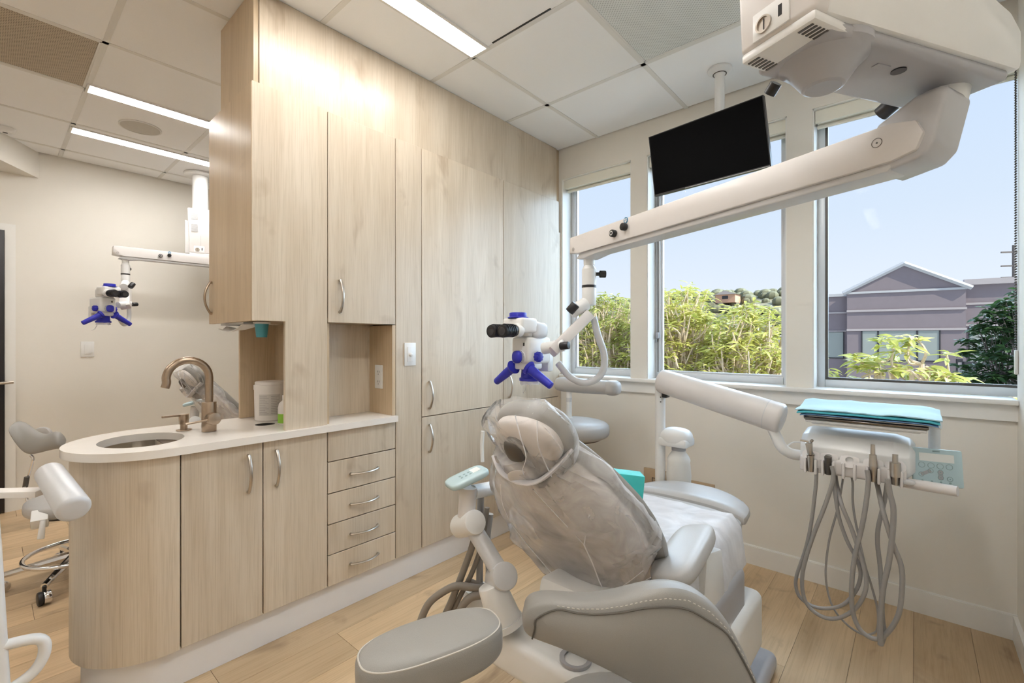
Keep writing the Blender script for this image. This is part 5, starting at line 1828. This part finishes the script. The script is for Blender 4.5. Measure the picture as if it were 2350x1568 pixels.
# ------------------------------------------------------------------ small fixtures
sd = thing('smoke_detector', (-4.512, 0.082, 2.632), 'white round detector on the ceiling of the next room', 'detector')
zc_ = WL[sd.name]
B().lathe([(0, ZC - .03), (.03, ZC - .03), (.045, ZC - .018), (.05, ZC), (0, ZC)], 28, TR((zc_.x, zc_.y, 0))).done('body', 'plastic', sd)
B().cyl((zc_.x, zc_.y, ZC - .032), (zc_.x, zc_.y, ZC - .029), .012).done('sensor', 'dark_metal', sd)
spk = thing('ceiling_speaker', (-3.83, .668, ZC), 'round tan ceiling speaker between two light strips', 'speaker')
B().cyl((-3.83, .668, ZC - .004), (-3.83, .668, ZC + .003), .105, n=40).done('mesh_cover', 'speaker', spk)
B().lathe([(.104, ZC - .005), (.112, ZC - .005), (.112, ZC + .003), (.104, ZC + .003)], 40, TR((-3.83, .668, 0))).done('rim', 'rail', spk)
for (x0, x1, lb) in ((-1.306, -1.03, 'tan utility cover low on the window wall beside the white post'), (-1.015, -.875, 'smaller tan utility cover low on the window wall behind the bottle')):
    uv = thing('utility_cover', ((x0 + x1) / 2, YW - .01, .30), lb, 'cover plate', 'tan covers on the window wall')
    B().box(x0, x1, YW - .018, YW - .0005, .27, .420 if x0 < -1.1 else .395, .002).done('plate', 'tan', uv)
    B().box(x0 + .06, x1 - .03, YW - .0195, YW - .0178, .27, .365, 0).done('inner_door', 'tan', uv)
    lnb = B().box(x0 + .056, x1 - .028, YW - .0200, YW - .0178, .365, .368).box(x0 + .056, x0 + .060, YW - .0200, YW - .0178, .27, .368)
    lnb.done('door_gap', 'black', uv, smooth=0)

# ------------------------------------------------------------------ outside
S('ground_outside', B().box(-60, 60, YO + .3, 120, -4.2, -4.0), 'ground', smooth=0)
# leaf meshes
def leaf_mesh(L, wd, curl):
    t = bmesh.new()
    pr = [(0, .0), (.2, .6), (.5, 1.0), (.8, .62), (1.0, 0.0)]
    mid = []
    for u, k in pr:
        mid.append((u * L, k * wd / 2, -curl * u * u * L))
    rows = []
    for (x, hw, z) in mid:
        rows.append([t.verts.new((x, -hw, z + hw * .35)), t.verts.new((x, 0, z)), t.verts.new((x, hw, z + hw * .35))])
    for a, b in zip(rows, rows[1:]):
        for k in range(2):
            vs_ = (a[k], a[k + 1], b[k + 1], b[k])
            t.faces.new(vs_)
    bmesh.ops.remove_doubles(t, verts=t.verts[:], dist=1e-5)
    return t
def rosette_dirs(n, rng, up):
    out = []
    for k in range(n):
        a = 2 * PI * k / n + rng.uniform(-.3, .3)
        el = rng.uniform(-.35, .55) + up
        out.append((a, el))
    return out
def shrub(name, c, rad, n_tips, per, L, mat, label, seed, n_single, base_z, cat='shrub', group=None, wd=.23, bark='bark', fan=.5):
    rng = random.Random(seed)
    root = thing(name, (c[0], c[1], base_z), label, cat, group)
    tb = leaf_mesh(L, L * wd, .35)
    lm = bpy.data.meshes.new(name + '_leaf')
    tb.to_mesh(lm)
    lm.materials.append(M[mat])
    br = B()
    hub = Vector((c[0], c[1], base_z))
    tips = []
    limbs = []
    for k in range(9):
        a = 2 * PI * k / 9 + rng.uniform(-.3, .3)
        e_ = hub + Vector((math.cos(a) * rad[0] * .45, math.sin(a) * rad[1] * .45, (c[2] - base_z) + rng.uniform(-.3, .2) * rad[2]))
        m_ = hub.lerp(e_, .5) + Vector((rng.uniform(-.1, .1), rng.uniform(-.1, .1), 0))
        br.tube([hub, m_, e_], [.045, .03, .018], 7, 4)
        limbs.append((m_, e_))
    for k in range(n_tips):
        while True:
            q = Vector((rng.uniform(-1, 1), rng.uniform(-1, 1), rng.uniform(-1, 1)))
            if .35 < q.length < 1:
                break
        p = Vector((c[0] + q.x * rad[0], c[1] + q.y * rad[1], c[2] + q.z * rad[2]))
        tips.append(p)
        if k % 3 != 2:
            m_, e_ = min(limbs, key=lambda z: (z[1] - p).length)
            s_ = e_ if rng.random() < .6 else m_.lerp(e_, .6)
            mid = s_.lerp(p, .55) + Vector((rng.uniform(-.08, .08), rng.uniform(-.08, .08), rng.uniform(-.08, .05)))
            br.tube([s_, mid, p], [.013, .010, .007], 5, 3)
    br.done('branches', bark, root)
    allL = []
    for p in tips:
        for a, el in rosette_dirs(per, rng, .1):
            s_ = rng.uniform(.7, 1.15)
            allL.append((p + Vector((rng.uniform(-.04, .04), rng.uniform(-.04, .04), rng.uniform(-.05, .03))), a, el, s_, rng.uniform(-.6, .6)))
    allL.sort(key=lambda q: q[0].y - .3 * q[3])
    for p, a, el, s_, rl in allL[:n_single]:
        inst('leaf', lm, p, root, rot=(rl, -el, a), scl=(s_, s_, s_))
    if len(allL) > n_single:
        fb_ = B()
        vlist = [v.co.copy() for v in tb.verts]
        flist = [[v.index for v in f.verts] for f in tb.faces]
        tb.verts.ensure_lookup_table()
        tb.verts.index_update()
        flist = [[v.index for v in f.verts] for f in tb.faces]
        for p, a, el, s_, rl in allL[n_single:]:
            mt = TR(p) @ Matrix.Rotation(a, 4, 'Z') @ Matrix.Rotation(-el, 4, 'Y') @ Matrix.Rotation(rl, 4, 'X') @ Matrix.Scale(s_, 4)
            nv = [fb_.bm.verts.new(mt @ v) for v in vlist]
            for f in flist:
                fb_.bm.faces.new([nv[i] for i in f])
        fb_.done('foliage', mat, root, kind='stuff', smooth=0)
    tb.free()
    return root
YT = 5.6
shrub('leafy_tree', (-3.35, 5.95, .95), (.85, .7, .98), 760, 9, .125, 'leaf2', 'sunlit yellow-green tree outside the narrow window beside the cabinets', 11, 200, -3.9, 'tree', 'sunlit trees outside the windows')
shrub('leafy_tree', (-2.25, 5.7, .92), (.62, .7, 1.12), 680, 9, .13, 'leaf', 'sunlit yellow-green tree filling the left half of the middle window', 12, 200, -3.9, 'tree', 'sunlit trees outside the windows')
shrub('leafy_tree', (-1.38, 5.5, .70), (.52, .6, .95), 520, 9, .13, 'leaf', 'lower sunlit tree in the right half of the middle window', 13, 180, -3.9, 'tree', 'sunlit trees outside the windows')
shrub('leafy_shrub', (-.10, 5.2, 1.0), (.38, .30, .28), 40, 8, .15, 'leaf', 'small bright leafy shrub in front of the grey building', 14, 160, -3.9, 'shrub', 'sunlit shrubs under the wide window', wd=.30)
shrub('leafy_shrub', (-.72, 5.15, .90), (.20, .25, .26), 22, 7, .14, 'leaf', 'leafy sprig beside the post at the wide window', 15, 120, -3.9, 'shrub', 'sunlit shrubs under the wide window', wd=.30)
shrub('leafy_shrub', (.42, 4.5, .78), (.28, .25, .16), 20, 7, .14, 'leaf', 'low leafy sprig at the lower right corner of the wide window', 16, 110, -3.9, 'shrub', 'sunlit shrubs under the wide window', wd=.30)
shrub('leafy_shrub', (-.40, 5.5, .70), (.42, .25, .14), 40, 7, .13, 'leaf2', 'low row of leaves along the bottom of the wide window', 17, 110, -3.9, 'shrub', 'sunlit shrubs under the wide window', wd=.30)
DT = (2.338, 21.990, 0.998)
shrub('dark_tree', (DT[0] + .2, DT[1], .6), (1.5, 1.3, 2.3), 420, 9, .30, 'leaf_d', 'dark green tree at the right edge of the wide window', 18, 0, -3.9, 'tree', wd=.5, bark='wood_pole')

# grey building across the way
DB = 32.0
o1 = Vector((-3.575, 39.411, 1.225))
u_ = Vector((.984, .176, 0))
bg = thing('grey_building', (o1.x, o1.y, -4.0), 'grey stucco building with gable front across the street', 'building')
BF_ = frame((o1.x, o1.y, 0), u_, (0, 0, 1))      # x along the facade, y away from us
def bb(x0, x1, y0, y1, z0, z1):
    return B(BF_).box(x0, x1, y0, y1, z0, z1)
GWD = 6.05
EZ = 4.62
AZ = 6.25
t = bmesh.new()
pr = [(0, -4), (GWD, -4), (GWD, EZ), (GWD / 2, AZ), (0, EZ)]
a = [t.verts.new((x, 0, z)) for x, z in pr]
b = [t.verts.new((x, 8, z)) for x, z in pr]
t.faces.new(a)
t.faces.new(b[::-1])
for k in range(5):
    t.faces.new((a[(k + 1) % 5], a[k], b[k], b[(k + 1) % 5]))
B(BF_).add(t).done('gable_block', 'stucco', bg, smooth=0)
bb(-1.9, 0, .5, 8, -4, 4.55).done('left_block', 'stucco', bg, smooth=0)
bb(GWD, GWD + 2.5, .6, 8, -4, 5.0).done('right_block', 'stucco', bg, smooth=0)
for x0, z0, x1, z1 in ((-.25, EZ - .05, GWD / 2, AZ + .12), (GWD / 2, AZ + .12, GWD + .25, EZ - .05)):
    B(BF_).tube([(x0, -.15, z0), (x1, -.15, z1)], .14, 4, 0, up=(0, 0, 1)).done('roof_edge', 'roofing', bg, smooth=0)
bb(-1.9, 0, .38, .5, 4.40, 4.60).done('cornice', 'roofing', bg, smooth=0)
bb(GWD, GWD + 2.75, .3, .6, 4.80, 5.15).done('cornice', 'stucco_t', bg, smooth=0)
for z in (EZ - .12, 3.25, 1.95):
    bb(-.03, GWD + .03, -.09, 0, z, z + .14).done('band', 'stucco_t' if z < 4 else 'roofing', bg, smooth=0)
bb(GWD, GWD + 2.5, .52, .6, 3.55, 3.68).done('band', 'stucco_t', bg, smooth=0)
bb(GWD, GWD + 2.5, .52, .6, 2.2, 2.33).done('band', 'stucco_t', bg, smooth=0)
bb(-1.9, 0, .42, .5, 3.2, 3.32).done('band', 'stucco_t', bg, smooth=0)
bb(-1.9, 0, .44, .5, 1.92, 2.0).done('band', 'stucco_t', bg, smooth=0)
def bwin(x0, x1, z0, z1, y=0.0, panes=((0, 1),)):
    f = B(BF_)
    k = .07
    f.box(x0, x1, y - .05, y, z0, z0 + k).box(x0, x1, y - .05, y, z1 - k, z1).box(x0, x0 + k, y - .05, y, z0, z1).box(x1 - k, x1, y - .05, y, z0, z1)
    for a_, _ in panes[1:]:
        xm = x0 + (x1 - x0) * a_
        f.box(xm - .05, xm + .05, y - .05, y, z0, z1)
    wo = f.done('window', 'wframe', bg, smooth=0)
    for a_, b_ in panes:
        B(BF_).box(x0 + (x1 - x0) * a_ + .05, x0 + (x1 - x0) * b_ - .05, y - .02, y - .005, z0 + k, z1 - k).done('pane', 'blind', wo, smooth=0)
bwin(.78, 4.85, -.08, 2.0, 0, ((0, .225), (.225, .72), (.72, 1)))
bwin(-1.15, -.12, .02, 1.95, .5)
bwin(GWD + .25, GWD + 1.9, -.2, 2.1, .6)
sg = thing('sign_cabinet', BF_ @ Vector((5.7, -1.0, -4)), 'dark sign cabinet standing in front of the grey building', 'sign')
B(BF_).box(5.35, 5.60, -1.3, -1.0, -4, .15).box(5.60, 6.15, -1.6, -.6, -4, 0.0).done('box', 'wframe', sg, smooth=0)
B(BF_).box(5.38, 5.56, -1.32, -1.3, -1.4, -.05).done('face', 'stucco_t', sg, smooth=0)
# utility pole
up_ = thing('utility_pole', (6.405, 58.790, 1.225), 'utility pole with crossarms beyond the grey building', 'pole')
WL[up_.name].z = -4
up_.location.z = -4
ux, uy = WL[up_.name].x, WL[up_.name].y
B().cyl((ux, uy, -4), (ux, uy, 9.6), .10, n=10).done('pole', 'wood_pole', up_)
for z in (9.0, 7.8, 6.8):
    B().box(-.9, .9, -.05, .05, z - .06, z + .06, mtx=TR((ux, uy, 0)) @ RZ(.5)).done('crossarm', 'wood_pole', up_, smooth=0)
# wooded hill with two houses
hb9 = B()
rows = []
for j in range(9):
    rr = []
    for i in range(61):
        x = -120 + 150 * i / 60
        y = 70 + j * 7
        prof = 8.6 + 2.2 * noise.noise((x * .045, 0, 1)) + (1.0 if x > -55 else 0) - 7.0 * max(0.0, min(1.0, (x + 17) / 6))
        z = -4 + (prof + 5) * math.sin(PI / 2 * min(1, j / 5)) + .5 * noise.noise((x * .3, y * .3, 0))
        rr.append((x, y, z))
    rows.append(rr)
hb9.grid(rows)
S('hill_outside', hb9, 'hill')
rng = random.Random(3)
ht = B()
for k in range(900):
    x = rng.uniform(-118, -11)
    y = rng.uniform(72, 108)
    j = (y - 70) / 7
    prof = 8.6 + 2.2 * noise.noise((x * .045, 0, 1)) + (1.0 if x > -55 else 0) - 7.0 * max(0.0, min(1.0, (x + 17) / 6))
    z = -4 + (prof + 5) * math.sin(PI / 2 * min(1, j / 5))
    s_ = rng.uniform(.6, 1.4)
    ht.sup((x, y, z + s_ * .3), (s_, s_, s_ * .85), 1, 1, nu=7, nv=5)
ht.done('hill_trees', 'hilltree', None, 'dense dark trees covering the distant hillside', 'trees', kind='stuff')
def house(name, px_pt, wd_, h, label, wall, z0):
    t_ = thing(name, (px_pt[0], px_pt[1], z0), label, 'house', 'houses on the hillside')
    x, y = px_pt[0], px_pt[1]
    B().box(x - wd_ / 2, x + wd_ / 2, y, y + wd_, z0, z0 + h).done('walls', wall, t_, smooth=0)
    t2 = bmesh.new()
    pr = [(x - wd_ * .58, z0 + h), (x + wd_ * .58, z0 + h), (x, z0 + h * 1.45)]
    a = [t2.verts.new((q, y - .3, z)) for q, z in pr]
    b = [t2.verts.new((q, y + wd_ + .3, z)) for q, z in pr]
    t2.faces.new(a)
    t2.faces.new(b[::-1])
    for k in range(3):
        t2.faces.new((a[(k + 1) % 3], a[k], b[k], b[(k + 1) % 3]))
    B().add(t2).done('roof', 'house_roof', t_, smooth=0)
    B().box(x - wd_ * .15, x + wd_ * .15, y - .06, y + .02, z0 + h * .45, z0 + h * .85).done('window', 'wframe', t_, smooth=0)
house('white_house', (-10.623, 54.508, 1.225), 3.6, 2.6, 'white gabled house seen past the trees in the middle window', 'house_w', -1.9)
house('clay_house', (-26.122, 88.791, 1.225), 3.4, 1.5, 'clay-coloured house on top of the distant hill', 'house_r', 8.3)
